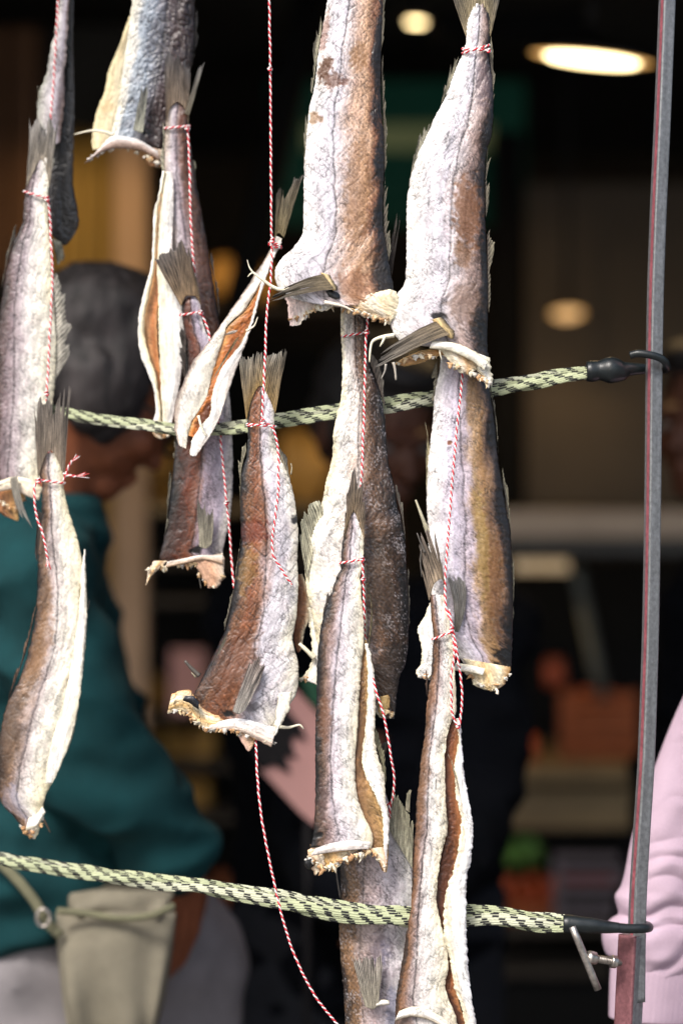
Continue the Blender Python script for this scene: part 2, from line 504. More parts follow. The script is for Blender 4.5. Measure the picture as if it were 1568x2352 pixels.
# pigments (real colours of the dried skin)
WHITE = (0.80, 0.785, 0.76); SILV = (0.70, 0.68, 0.71); LAV = (0.56, 0.53, 0.58); CREAM = (0.76, 0.70, 0.53)
TAN = (0.42, 0.27, 0.175); BROWN = (0.24, 0.125, 0.07); RED = (0.21, 0.085, 0.045); DARK = (0.075, 0.055, 0.045); BLK = (0.025, 0.023, 0.026)
OCHRE = (0.42, 0.28, 0.12); ORANGE = (0.50, 0.20, 0.06); FLESH = (0.66, 0.46, 0.29); PALE = (0.74, 0.66, 0.54); FIN0 = (0.30, 0.20, 0.09); FIN1 = (0.10, 0.088, 0.075); FINP = (0.42, 0.39, 0.27)
CAV = [(0, (0.55, 0.33, 0.14)), (0.3, (0.50, 0.19, 0.045)), (0.7, (0.38, 0.13, 0.035)), (1, (0.55, 0.34, 0.16))]
CAVB = [(0, (0.30, 0.16, 0.08)), (0.5, (0.20, 0.09, 0.045)), (1, (0.34, 0.2, 0.1))]
MEAT = [(0, FLESH), (0.35, PALE), (0.6, (0.66, 0.42, 0.2)), (1, PALE)]
CRM = [(0, CREAM), (0.5, WHITE), (1, CREAM)]
GRP = 'dried fish hanging in strings from the rack'
def fish(px, py, y, label):
    return empty('dried_fish', P(px, py, y), label, 'dried fish', GRP)

# ---- F9: big fish at the top centre
f = fish(810, 0, 0.0, 'large pale brown fish at top centre with a torn brown hole in its skin')
g9 = [(0, BLK), (0.08, DARK), (0.13, (0.30,0.20,0.15)), (0.22, (0.56,0.44,0.35)), (0.38, (0.60, 0.50, 0.44)), (0.52, (0.66, 0.60, 0.585)), (0.66, SILV), (0.8, (0.74, 0.72, 0.74)), (1, WHITE)]
lobe('body', f, [(785,-190,850,-190),(768,-100,868,-100),(752,0,880,0),(738,80,877,60),(730,130,875,128),(722,198,875,192),(710,250,877,256),(703,320,882,320),(698,400,883,390),(697,470,880,464),(696,530,880,512),(672,570,887,560),(645,596,893,597),(631,625,898,630),(636,655,904,660),(668,684,905,680)],
     0.0, g9, 'R', seed=9, lat=0.62, chev=1.0, bow=22, scales=0.8,
     stains=[(0.86,0.40,16,40,(0.2,0.1,0.045),0.9),(0.72,0.43,22,26,(0.30,0.2,0.16),0.8),(0.55,0.43,14,12,(0.26,0.13,0.09),0.6),(0.9,0.53,16,16,(0.33,0.2,0.09),0.7),(0.35,0.37,22,40,(0.36,0.22,0.1),0.55),(0.32,0.72,34,150,(0.36,0.22,0.11),0.4),(0.1,0.93,22,60,DARK,0.7),(0.95,0.30,10,60,(0.3,0.12,0.06),0.5),(0.33,0.95,40,40,(0.33,0.17,0.08),0.5)])
fan('tail_fin', f, [(785,-190),(850,-190)], [(760,-290),(815,-265),(880,-295)], 0.0, FIN0, FIN1, 18, 0.2, 91, notch=0.3)
lobe('belly_flap', f, [(652,664,775,660),(660,700,748,694),(663,728,706,722),(665,748,690,746)], 0.006, [(0,(0.72,0.56,0.52)),(0.5,(0.74,0.64,0.60)),(1,PALE)], 'L', tk=0.1, seed=92, mat=M_FLESH, edge=2.5)
lobe('neck_flesh', f, [(806,684,896,664),(800,694,912,672),(812,706,916,694),(846,722,914,716),(866,732,904,732),(880,740,894,746)], -0.004, [(0,CREAM),(0.35,(0.76,0.62,0.42)),(0.6,(0.78,0.72,0.60)),(1,(0.7,0.5,0.28))], 'R', tk=0.10, seed=93, mat=M_FLESH, edge=3, wr=1.6)
lobe('neck_flesh', f, [(818,702,862,700),(822,718,858,716),(836,730,852,728)], -0.003, MEAT, 'L', seed=94, mat=M_FLESH, edge=3, wr=1.5)
lobe('neck_flesh', f, [(722,698,768,694),(726,712,762,706),(738,716,750,714)], 0.003, CRM, 'L', seed=95, mat=M_FLESH, edge=3)
fan('pectoral_fin', f, [(742,630),(768,664)], [(640,668),(606,700)], -0.016, (0.34,0.27,0.17), FIN1, 14, 0.35, 96, yt=-0.012, mid=(0,-6))
lobe('fin_base', f, [(738,626,758,632),(742,640,768,650),(752,656,776,664),(764,668,772,670)], -0.012, [(0,(0.5,0.34,0.14)),(0.6,(0.62,0.5,0.28)),(1,BLK)], 'L', T=6, seed=961, mat=M_FLESH, edge=2.5)
lobe('skin_scrap', f, [(748,668,766,664),(756,682,778,674),(770,688,780,684)], -0.008, [(0,BLK),(1,BLK)], 'L', T=5, seed=962, edge=2.5)
strand('bone', f, [(690,668,-0.008),(640,664,-0.010),(600,640,-0.012),(580,625,-0.012)], 6, 2.5, CREAM)
strand('bone', f, [(581,626,-0.012),(572,612,-0.012),(568,597,-0.012)], 2.2, 0.7, CREAM)
strand('bone', f, [(582,625,-0.012),(574,630,-0.013),(569,636,-0.013)], 2.2, 0.7, CREAM)
strand('bone', f, [(745,694,-0.010),(790,704,-0.011),(812,716,-0.010)], 5, 1.5, PALE)
fan('dorsal_fin', f, [(876,150),(879,250),(882,330),(882,400)], [(884,118),(886,235),(893,330),(892,395)], 0.0, DARK, FINP, 24, 0.5, 97, curl=1.5)
fan('dorsal_fin', f, [(884,410),(881,470),(882,530),(890,610)], [(900,395),(896,455),(901,520),(900,600)], 0.0, DARK, FINP, 16, 0.55, 98, curl=1.5)
fan('dorsal_fin', f, [(876,0),(875,60),(874,120)], [(884,-10),(887,30),(885,100)], 0.0, DARK, FINP, 10, 0.5, 981, curl=1.5)
fan('dorsal_fin', f, [(893,600),(897,650)], [(912,470),(925,500)], 0.012, DARK, FIN1, 8, 0.5, 99, curl=2)
fan('anal_fin', f, [(738,70),(727,140),(716,215)], [(736,20),(715,110),(707,235)], 0.002, FINP, FIN1, 14, 0.5, 991, curl=2)
fan('anal_fin', f, [(706,290),(700,350),(698,395)], [(697,275),(691,340),(694,400)], 0.002, FINP, FIN1, 10, 0.5, 992, curl=2)

frill(f, [(665,736),(700,724),(750,702),(800,716)], 0.004, 22, 9, 13)
frill(f, [(805,712),(850,726),(892,742)], -0.006, 26, 91, 12)

# ---- F13: big fish at the top right
f = fish(1095, 90, 0.0, 'tall white fish at top right, fanned tail at top, grey bony neck strip spreading left')
g13 = [(0, BLK), (0.08, DARK), (0.15, (0.31,0.25,0.23)), (0.28, (0.57,0.50,0.48)), (0.42, (0.66,0.62,0.625)), (0.55, SILV), (0.75, (0.76,0.74,0.75)), (1, WHITE)]
lobe('body', f, [(1090,8,1110,8),(1078,34,1122,34),(1071,60,1126,60),(1070,92,1123,92),(1065,115,1120,117),(1050,150,1127,160),(1036,185,1131,200),(1020,228,1133,250),(1000,265,1128,313),(980,310,1118,345),(955,365,1114,385),(940,420,1113,435),(933,480,1115,505),(933,560,1117,576),(931,640,1120,650),(905,686,1120,690),(892,718,1120,732),(899,756,1119,772),(922,790,1121,822)],
     0.0, g13, 'R', seed=13, lat=0.45, chev=0.5, wr=1.15, bow=-10,
     stains=[(0.24,0.60,36,90,(0.30,0.17,0.09),0.75),(0.3,0.72,26,40,(0.33,0.2,0.1),0.5),(0.1,0.93,20,60,BLK,0.85),(0.5,0.91,20,11,BLK,0.9),(0.2,0.22,22,70,(0.22,0.18,0.2),0.6),(0.25,0.87,40,60,(0.28,0.2,0.15),0.5)])
fan('tail_fin', f, [(1070,86),(1084,22),(1100,14),(1114,26),(1125,84)], [(1036,-12),(1066,-70),(1095,-50),(1125,-72),(1146,2)], 0.0, (0.42,0.34,0.2), FIN1, 22, 0.18, 131, curl=2)
fan('anal_fin', f, [(1046,155),(1030,200),(1012,240)], [(1050,122),(1026,165),(1008,225)], 0.002, FINP, FIN1, 10, 0.5, 132)
fan('anal_fin', f, [(985,300),(955,365),(936,430)], [(996,272),(950,325),(930,440)], 0.002, (0.4,0.38,0.28), FIN1, 18, 0.3, 133)
fan('dorsal_fin', f, [(1122,122),(1130,190),(1132,250)], [(1129,100),(1140,170),(1138,262)], 0.0, DARK, FINP, 14, 0.5, 134, curl=1.5)
fan('dorsal_fin', f, [(1118,350),(1114,420),(1115,500)], [(1122,330),(1127,410),(1124,500)], 0.0, DARK, FINP, 14, 0.5, 135, curl=1.5)
fan('dorsal_fin', f, [(1118,540),(1119,620),(1121,720)], [(1135,540),(1136,580),(1126,740)], 0.0, DARK, (0.4,0.36,0.24), 16, 0.45, 136, curl=1.5)
fan('collar_strip', f, [(1000,738),(1032,768)], [(880,806),(866,845)], -0.016, (0.40,0.31,0.2), (0.20,0.18,0.16), 14, 0.3, 137, yt=-0.012, thick=1.6, mid=(0,-5))
lobe('fin_base', f, [(992,734,1014,728),(1002,750,1032,748),(1014,764,1044,766),(1030,774,1042,776)], -0.012, [(0,(0.5,0.36,0.18)),(0.6,(0.6,0.46,0.24)),(1,BLK)], 'L', T=6, seed=1371, mat=M_FLESH, edge=2.5)
lobe('neck_flesh', f, [(905,836,930,842),(930,820,960,836),(980,802,1000,820),(1030,796,1040,812)], -0.002, [(0,OCHRE),(0.5,(0.5,0.27,0.1)),(1,OCHRE)], 'L', seed=138, mat=M_FLESH, edge=2.5, T=5)
lobe('neck_flesh', f, [(985,788,1040,784),(1010,806,1085,806),(1035,836,1105,842),(1056,856,1080,856)], -0.005, [(0,CREAM),(0.35,PALE),(0.6,(0.62,0.40,0.2)),(1,CREAM)], 'L', seed=139, mat=M_FLESH, edge=3.5, wr=1.8, T=9)
lobe('collar', f, [(985,800,992,782),(1030,806,1036,786),(1080,828,1088,806),(1112,852,1120,830)], -0.012, CRM, 'L', seed=1391, mat=M_FLESH, T=5, edge=2.5)
lobe('neck_flesh', f, [(1080,806,1125,822),(1088,838,1126,846),(1104,862,1131,868),(1114,884,1128,884)], -0.004, CRM, 'L', seed=140, mat=M_FLESH, edge=3, wr=1.4, T=8)
strand('bone', f, [(905,770,-0.006),(870,776,-0.008),(854,786,-0.008),(850,805,-0.008),(848,832,-0.008)], 5.5, 1.4, CREAM)
strand('bone', f, [(884,772,-0.009),(878,786,-0.010),(872,796,-0.010)], 4, 1.2, CREAM)
strand('bone', f, [(903,832,-0.012),(907,850,-0.012),(909,873,-0.011)], 3.5, 2, (0.4,0.36,0.3))
strand('bone', f, [(886,836,-0.013),(884,850,-0.012),(875,870,-0.011)], 3, 1, (0.35,0.32,0.28))
strand('bone', f, [(1008,796,-0.010),(1010,812,-0.010),(1014,828,-0.009)], 2.5, 1, CREAM)

frill(f, [(915,836),(975,812),(1030,836),(1080,852),(1124,880)], -0.006, 46, 13, 14)

# ---- F10: two-tone fish under the big one
f = fish(815, 715, 0.03, 'tall two-tone fish, chalk white left half and scaly dark brown right half, at centre')
g10 = [(0, BLK), (0.08, (0.10,0.075,0.06)), (0.22, (0.17,0.12,0.085)), (0.38, (0.27,0.20,0.155)), (0.46, (0.36,0.30,0.27)), (0.52, (0.62,0.57,0.54)), (0.62, (0.75,0.72,0.69)), (0.8, WHITE), (1, (0.78,0.74,0.62))]
lobe('body', f, [(783,690,846,690),(782,760,846,765),(785,800,846,810),(786,850,850,845),(783,910,868,890),(774,950,880,935),(765,1000,886,997),(764,1040,889,1045),(757,1075,896,1080),(747,1112,906,1120),(738,1158,914,1170),(712,1200,924,1205),(692,1250,930,1240),(698,1290,933,1290),(704,1358,936,1338),(716,1410,938,1400),(726,1465,938,1458),(756,1530,932,1518),(800,1580,916,1560),(850,1622,908,1620),(872,1648,905,1650)],
     0.03, g10, 'R', seed=10, lat=0.50, scales=1.3, wr=1.3, salt_glint=0.55, stains=[(0.62,0.40,12,40,(0.5,0.4,0.33),0.45),(0.3,0.66,40,120,(0.10,0.075,0.055),0.5),(0.25,0.9,40,90,(0.07,0.055,0.045),0.6)])
fan('dorsal_fin', f, [(848,828),(866,880),(884,950),(886,1020)], [(856,826),(884,872),(889,940),(888,1025)], 0.031, DARK, (0.22,0.2,0.17), 14, 0.15, 101, curl=1)
fan('dorsal_fin', f, [(908,1130),(926,1210),(932,1280)], [(914,1120),(934,1210),(936,1290)], 0.031, DARK, (0.3,0.28,0.22), 14, 0.35, 102, curl=1)
fan('dorsal_fin', f, [(934,1330),(936,1400),(936,1460)], [(939,1320),(943,1400),(940,1470)], 0.031, BLK, (0.22,0.2,0.16), 12, 0.35, 103, curl=1)
fan('pelvic_fin', f, [(704,1330),(722,1260),(744,1185)], [(686,1222),(708,1160),(734,1150)], 0.024, (0.66,0.62,0.44), (0.42,0.41,0.30), 14, 0.25, 104, curl=3)
lobe('belly_flap', f, [(708,1395,742,1395),(712,1450,742,1450),(716,1490,744,1490),(712,1530,742,1530),(690,1560,738,1574)], 0.032, CRM, 'L', seed=105, mat=M_FLESH, edge=2.5)
strand('bone', f, [(687,1478,0.026),(702,1492,0.026),(722,1512,0.028)], 4, 6, CREAM)
lobe('neck_flesh', f, [(872,1600,892,1596),(866,1618,896,1616),(868,1632,890,1630),(876,1646,884,1645)], 0.024, [(0,OCHRE),(0.5,(0.55,0.4,0.18)),(1,OCHRE)], 'L', seed=106, mat=M_FLESH, edge=3, T=6)

frill(f, [(866,1630),(890,1634),(904,1646)], 0.024, 10, 10, 12)
frill(f, [(690,1560),(730,1568)], 0.03, 8, 101, 8)

# ---- F11: narrow split fish in front of it
f = fish(808, 1200, 0.005, 'narrow white fish with dark tail and slit belly, hanging before the two-tone fish')
g11 = [(0, BLK), (0.06, DARK), (0.14, (0.26,0.2,0.165)), (0.26, (0.44,0.37,0.355)), (0.4, (0.64,0.60,0.62)), (0.55, (0.73,0.70,0.72)), (0.75, WHITE), (1, (0.78,0.74,0.64))]
lobe('body', f, [(806,1164,818,1164),(798,1186,828,1186),(790,1218,836,1215),(783,1278,834,1278),(782,1300,833,1292),(772,1328,828,1330),(758,1370,831,1375),(742,1418,835,1420),(734,1458,836,1475),(728,1518,830,1530),(726,1618,825,1600),(724,1690,820,1690),(724,1760,815,1765),(724,1825,820,1825),(722,1885,836,1873),(718,1921,857,1925),(712,1946,852,1948)],
     0.005, g11, 'L', seed=11, lat=0.42, wr=1.1, bow=-8, tears=1.0, stains=[(0.2,0.62,20,60,(0.3,0.18,0.12),0.5),(0.08,0.965,14,9,BLK,1.0),(0.15,0.86,14,60,(0.14,0.10,0.1),0.6)])
fan('tail_fin', f, [(790,1238),(798,1205),(812,1176),(826,1210),(836,1238)], [(792,1190),(800,1110),(812,1076),(832,1098),(840,1190)], 0.004, (0.36,0.26,0.16), (0.10,0.085,0.08), 16, 0.25, 111, curl=2.5)
lobe('belly_cavity', f, [(832,1470,842,1470),(826,1560,852,1560),(822,1640,850,1640),(818,1700,846,1700),(812,1760,864,1770),(815,1830,882,1840),(836,1895,892,1895),(848,1930,892,1940),(862,1965,890,1975),(878,2000,888,2003)],
     0.008, [(0,(0.24,0.13,0.07)),(0.5,(0.36,0.22,0.10)),(1,(0.5,0.34,0.15))], 'L', T=3, seed=112, mat=M_FLESH, wr=2.5, stains=[(0.35,0.42,16,110,(0.13,0.07,0.035),0.7)])
lobe('belly_flap', f, [(838,1478,846,1478),(844,1556,860,1560),(842,1620,863,1620),(838,1680,860,1690),(830,1740,868,1740),(838,1780,882,1780),(862,1830,886,1840),(878,1880,894,1890),(880,1940,891,1945),(882,1990,888,1995)],
     0.001, [(0,CREAM),(0.3,WHITE),(0.7,(0.74,0.71,0.70)),(1,CREAM)], 'L', seed=113, mat=M_FLESH, edge=2.2, T=6)
fan('anal_fin', f, [(836,1330),(838,1400),(840,1470)], [(840,1290),(846,1380),(846,1480)], 0.006, (0.3,0.26,0.2), FIN1, 14, 0.3, 114, curl=1)
fan('pelvic_fin', f, [(842,1340),(852,1400),(846,1470)], [(848,1335),(856,1420),(852,1490)], 0.01, (0.3,0.24,0.12), FIN1, 8, 0.2, 115, curl=1)
fan('dorsal_fin', f, [(760,1366),(744,1412),(736,1454)], [(752,1370),(737,1416),(730,1460)], 0.005, DARK, FIN1, 16, 0.4, 1151, curl=1)
fan('anal_fin', f, [(858,1690),(872,1740),(884,1800)], [(868,1690),(890,1740),(898,1810)], 0.012, (0.45,0.42,0.26), (0.3,0.27,0.16), 12, 0.25, 1152, curl=1.5)
lobe('neck_flesh', f, [(712,1940,856,1938),(708,1962,812,1958),(716,1984,776,1980),(722,2010,746,1992)], 0.006, MEAT, 'L', seed=116, mat=M_FLESH, edge=5, wr=2.2, T=8)
lobe('neck_flesh', f, [(738,1960,800,1956),(750,1985,785,1980),(764,2002,776,2000)], 0.002, [(0,OCHRE),(0.5,(0.56,0.36,0.16)),(1,CREAM)], 'L', seed=1161, mat=M_FLESH, edge=5, wr=2.2, T=6)
lobe('collar', f, [(714,1966,724,1948),(760,1958,764,1936),(815,1952,815,1930),(846,1950,852,1934)], -0.004, [(0,(0.62,0.56,0.52)),(1,(0.76,0.72,0.68))], 'L', seed=117, mat=M_FLESH, T=5)
lobe('skin_scrap', f, [(702,1970,718,1972),(698,1984,716,1986),(706,1996,712,1996)], 0.0, [(0,BLK),(1,BLK)], 'L', seed=118, T=6)
lobe('neck_flesh', f, [(846,1948,888,1945),(862,1968,890,1966),(876,1990,888,1988),(880,2004,886,2002)], 0.0, [(0,(0.6,0.36,0.16)),(0.5,PALE),(1,(0.55,0.3,0.12))], 'L', seed=119, mat=M_FLESH, T=5, edge=2)

frill(f, [(705,1972),(745,1996),(790,1974),(850,1956)], 0.0, 44, 11, 20)
frill(f, [(862,1962),(886,1996)], 0.0, 10, 111, 10)

# ---- F12: fish at the bottom centre, behind
f = fish(860, 1900, 0.035, 'mottled purplish grey fish at bottom centre behind the pale green cord, pale fanned breast fin')
g12 = [(0, DARK), (0.05, (0.27,0.20,0.14)), (0.2, (0.34,0.26,0.20)), (0.28, (0.45,0.39,0.37)), (0.5, (0.56,0.51,0.52)), (0.68, (0.63,0.60,0.625)), (0.85, (0.70,0.69,0.69)), (1, WHITE)]
lobe('body', f, [(830,1780,872,1780),(800,1850,898,1860),(785,1930,930,1940),(781,1990,946,1990),(782,2045,948,2045),(778,2117,950,2117),(781,2185,945,2185),(788,2265,940,2265),(793,2352,940,2352),(800,2420,930,2420),(805,2450,925,2450)],
     0.035, g12, 'L', seed=12, lat=0.30, scales=1.0, wr=1.6, salt_glint=0.55, crease_dark=0.7, stains=[(0.55,0.60,26,46,(0.2,0.19,0.26),0.6),(0.75,0.8,20,60,(0.3,0.32,0.42),0.5),(0.42,0.87,20,14,BLK,0.85),(0.4,0.55,40,70,(0.5,0.42,0.38),0.4)])
fan('tail_fin', f, [(832,1784),(870,1784)], [(815,1700),(850,1720),(890,1702)], 0.035, FIN0, FIN1, 14, 0.2, 121)
fan('pelvic_fin', f, [(893,1905),(920,1950),(946,1995)], [(900,1805),(925,1850),(949,1890)], 0.026, (0.66,0.63,0.48), (0.42,0.40,0.28), 18, 0.14, 122, curl=3)
fan('pelvic_fin', f, [(930,1860),(940,1866)], [(934,1816),(942,1812)], 0.026, CREAM, FINP, 4, 0.2, 1221, curl=1)
fan('pectoral_fin', f, [(838,2312),(856,2318),(868,2310)], [(806,2190),(842,2198),(880,2196)], 0.018, (0.70,0.64,0.50), (0.42,0.37,0.33), 16, 0.12, 123, yt=0.016, stripe=0.6)
lobe('collar', f, [(852,2318,862,2300),(875,2310,880,2296),(895,2308,892,2298)], 0.02, CRM, 'L', seed=124, mat=M_FLESH, T=6)
strand('fin_spine', f, [(771,1990,0.036),(776,2030,0.036),(782,2062,0.036)], 1.2, 2.5, FIN1)

# ---- F14: fish under the top right one
f = fish(1060, 830, 0.025, 'pale lilac fish with brown right side and black tip, below the top right fish')
g14 = [(0, BLK), (0.08, DARK), (0.14, (0.26,0.2,0.165)), (0.26, (0.40,0.30,0.2)), (0.40, (0.47,0.38,0.29)), (0.5, (0.60,0.55,0.58)), (0.7, (0.70,0.67,0.72)), (0.88, (0.76,0.74,0.74)), (1, WHITE)]
lobe('body', f, [(1014,790,1115,800),(1009,850,1118,850),(998,900,1123,890),(993,970,1133,950),(986,1030,1142,1040),(981,1085,1152,1105),(979,1150,1162,1171),(983,1223,1172,1223),(985,1300,1175,1303),(992,1391,1177,1395),(1006,1440,1176,1463),(1040,1490,1174,1502),(1066,1526,1172,1540)],
     0.025, g14, 'R', seed=14, lat=0.56, wr=1.2, stains=[(0.22,0.72,26,130,(0.27,0.16,0.08),0.65),(0.35,0.6,16,150,(0.42,0.33,0.16),0.6),(0.06,0.5,10,240,(0.07,0.06,0.06),0.5),(0.12,0.96,30,36,BLK,0.95),(0.72,0.30,7,7,(0.3,0.13,0.06),0.9)])
fan('anal_fin', f, [(1010,905),(1004,860),(1003,830)], [(986,900),(984,850),(990,818)], 0.026, (0.34,0.3,0.22), FINP, 12, 0.35, 141, curl=2)
fan('anal_fin', f, [(986,1030),(982,1080),(980,1140)], [(974,1000),(974,1060),(976,1150)], 0.026, (0.55,0.47,0.27), FINP, 12, 0.45, 142, curl=2)
strand('fin_spine', f, [(954,1148,0.02),(966,1180,0.02),(982,1222,0.024)], 2, 6, FINP)
fan('dorsal_fin', f, [(1124,890),(1136,960),(1144,1040)], [(1126,880),(1141,960),(1148,1050)], 0.026, BLK, FINP, 14, 0.5, 143, curl=1)
fan('dorsal_fin', f, [(1154,1110),(1164,1170),(1172,1240)], [(1158,1095),(1173,1170),(1179,1250)], 0.026, BLK, FINP, 14, 0.5, 144, curl=1)
fan('dorsal_fin', f, [(1175,1290),(1177,1370),(1176,1430)], [(1181,1280),(1182,1370),(1180,1440)], 0.026, BLK, FINP, 12, 0.5, 1441, curl=1)
fan('pectoral_fin', f, [(1040,1450),(1052,1452)], [(1026,1330),(1046,1322),(1068,1340)], 0.013, (0.30,0.28,0.24), (0.26,0.25,0.24), 12, 0.1, 145, yt=0.011, mid=(8,0))
lobe('belly_flap', f, [(986,1385,1000,1385),(970,1423,1002,1420),(958,1445,1004,1445),(966,1483,1004,1483),(968,1519,1000,1519),(953,1546,1000,1548),(974,1560,992,1562)], 0.014, [(0,CREAM),(0.3,WHITE),(1,WHITE)], 'L', seed=146, mat=M_FLESH, edge=2.5, T=6)
lobe('neck_flesh', f, [(1062,1512,1172,1532),(1078,1545,1168,1552),(1086,1572,1158,1570),(1110,1584,1140,1586)], 0.022, [(0,CREAM),(0.4,(0.62,0.44,0.22)),(0.7,CREAM),(1,(0.5,0.3,0.12))], 'L', seed=147, mat=M_FLESH, edge=3.5, wr=1.8, T=14)
lobe('collar', f, [(1040,1540,1046,1522),(1080,1545,1084,1528),(1108,1552,1112,1536)], 0.012, CRM, 'L', seed=148, mat=M_FLESH, T=5)
strand('bone', f, [(1138,1582,0.014),(1142,1590,0.012),(1140,1594,0.012)], 3, 4, PALE)

frill(f, [(1066,1540),(1100,1574),(1150,1574),(1170,1548)], 0.018, 26, 14, 11)
frill(f, [(955,1548),(990,1560)], 0.012, 8, 141, 8)

# ---- F15: long split fish, bottom right
f = fish(1010, 1420, -0.005, 'long white split fish at lower right, deep reddish brown slit down its belly, tattered tail')
g15 = [(0, (0.10,0.07,0.05)), (0.06, (0.28,0.19,0.13)), (0.16, (0.36,0.27,0.22)), (0.28, (0.52,0.46,0.45)), (0.42, (0.72,0.69,0.68)), (0.6, WHITE), (1, (0.80,0.76,0.66))]
lobe('body', f, [(986,1366,1020,1366),(990,1420,1030,1425),(994,1462,1036,1462),(993,1500,1042,1500),(990,1540,1045,1560),(981,1600,1048,1630),(975,1683,1034,1662),(966,1745,1021,1743),(962,1790,1022,1790),(956,1843,1024,1850),(954,1890,1028,1897),(947,1985,1013,1965),(943,2085,1002,2065),(932,2145,1014,2125),(926,2190,1026,2175),(916,2245,1030,2222),(909,2300,1022,2262),(906,2352,1045,2330),(905,2420,1064,2400)],
     -0.005, g15, 'L', seed=15, lat=0.34, wr=1.0, tears=0.8, stains=[(0.1,0.4,18,120,(0.3,0.2,0.13),0.5),(0.15,0.93,26,26,(0.3,0.24,0.22),0.6)])
fan('tail_fin', f, [(985,1380),(998,1340),(1012,1330),(1026,1385)], [(958,1268),(970,1226),(984,1206),(1008,1220)], -0.006, (0.42,0.32,0.22), (0.20,0.165,0.14), 14, 0.35, 151, curl=3)
strand('fin_spine', f, [(967,1262,-0.008),(965,1290,-0.008),(968,1325,-0.006)], 1.5, 1, FIN1)
strand('fin_spine', f, [(975,1270,-0.008),(963,1240,-0.009),(957,1224,-0.009)], 3, 1, FIN1)
lobe('belly_cavity', f, [(1036,1655,1052,1655),(1022,1705,1056,1705),(1016,1757,1054,1757),(1018,1825,1058,1825),(1022,1885,1066,1885),(1010,1985,1054,1985),(998,2065,1040,2065),(1008,2117,1030,2117),(1020,2170,1040,2180),(1020,2240,1048,2240),(1018,2280,1052,2290),(1040,2340,1068,2345),(1060,2400,1080,2400)],
     0.001, [(0,(0.12,0.045,0.022)),(0.45,(0.22,0.085,0.038)),(0.75,(0.33,0.145,0.06)),(1,(0.42,0.22,0.1))], 'L', T=2.5, seed=152, mat=M_FLESH, wr=2.5, stains=[(0.4,0.5,16,150,(0.07,0.026,0.014),0.75),(0.4,0.9,14,60,(0.05,0.02,0.012),0.75)])
lobe('belly_flap', f, [(1047,1650,1055,1650),(1052,1700,1061,1710),(1042,1757,1064,1760),(1046,1825,1074,1825),(1058,1885,1086,1900),(1044,1985,1082,1970),(1030,2029,1071,2025),(1018,2085,1070,2090),(1018,2145,1071,2145),(1030,2193,1074,2205),(1042,2265,1082,2285),(1062,2325,1092,2345),(1075,2420,1098,2420)],
     -0.009, [(0,CREAM),(0.25,(0.74,0.66,0.52)),(0.5,WHITE),(1,WHITE)], 'L', seed=153, mat=M_FLESH, edge=2.5, T=9)
fan('pelvic_fin', f, [(1048,1790),(1060,1850)], [(1028,1730),(1040,1745)], -0.012, CREAM, FINP, 6, 0.2, 154, curl=1)
fan('dorsal_fin', f, [(982,1560),(980,1600)], [(976,1540),(974,1585)], -0.004, DARK, BROWN, 7, 0.3, 155, curl=1)
lobe('collar', f, [(906,2345,916,2322),(945,2335,950,2312),(990,2345,985,2320),(1030,2370,1028,2345)], -0.014, [(0,(0.5,0.42,0.3)),(0.5,WHITE),(1,CREAM)], 'L', seed=156, mat=M_FLESH, T=6)

# ---- F8: centre left fish with the broad tail
f = fish(600, 960, 0.02, 'brown and silver fish with broad upright tail fan and yellow ragged neck end')
g8 = [(0, BLK), (0.05, DARK), (0.12, (0.27,0.18,0.125)), (0.25, (0.29,0.165,0.105)), (0.40, (0.36,0.24,0.18)), (0.5, (0.52,0.45,0.44)), (0.62, SILV), (0.8, (0.75,0.73,0.74)), (1, (0.80,0.775,0.70))]
lobe('body', f, [(592,876,606,876),(582,896,616,896),(572,935,628,935),(569,970,630,965),(569,1000,629,985),(566,1050,636,1035),(556,1080,655,1075),(552,1120,668,1110),(552,1178,680,1170),(554,1238,685,1230),(546,1298,683,1280),(534,1370,685,1338),(518,1446,681,1418),(502,1480,672,1466),(482,1522,684,1520),(458,1570,686,1552),(444,1598,682,1588),(436,1628,664,1622),(452,1652,640,1662),(490,1670,632,1690)],
     0.02, g8, 'L', seed=8, lat=0.48, chev=1.1, scales=0.8, wr=0.9, stains=[(0.22,0.42,40,34,(0.26,0.08,0.06),0.45),(0.18,0.52,24,60,(0.42,0.3,0.13),0.5),(0.4,0.94,14,10,BLK,1.0),(0.62,0.925,26,12,(0.2,0.19,0.2),0.6),(0.25,0.8,60,110,(0.20,0.105,0.06),0.55),(0.95,0.395,9,12,(0.05,0.05,0.06),0.9)])
fan('tail_fin', f, [(566,968),(578,918),(598,886),(618,915),(632,950)], [(548,822),(572,818),(604,806),(636,814),(660,792)], 0.018, (0.50,0.33,0.13), (0.30,0.28,0.235), 26, 0.14, 81, curl=3, stripe=0.5)
fan('dorsal_fin', f, [(566,1035),(554,1085),(552,1190)], [(560,1032),(543,1085),(549,1200)], 0.021, (0.26,0.23,0.16), FINP, 16, 0.4, 82, curl=1)
fan('dorsal_fin', f, [(553,1240),(536,1360),(516,1450)], [(548,1270),(526,1385),(508,1458)], 0.021, DARK, FINP, 16, 0.4, 83, curl=1)
fan('dorsal_fin', f, [(512,1470),(485,1530),(468,1565)], [(540,1420),(520,1478),(488,1530)], 0.008, DARK, FINP, 10, 0.45, 84, curl=1)
fan('anal_fin', f, [(638,1035),(660,1090),(676,1150)], [(644,1040),(670,1085),(682,1165)], 0.021, (0.5,0.45,0.33), FIN1, 14, 0.35, 85, curl=1.5)
strand('fin_spine', f, [(668,1090,0.018),(670,1074,0.018),(668,1064,0.018)], 1.5, 0.8, FINP)
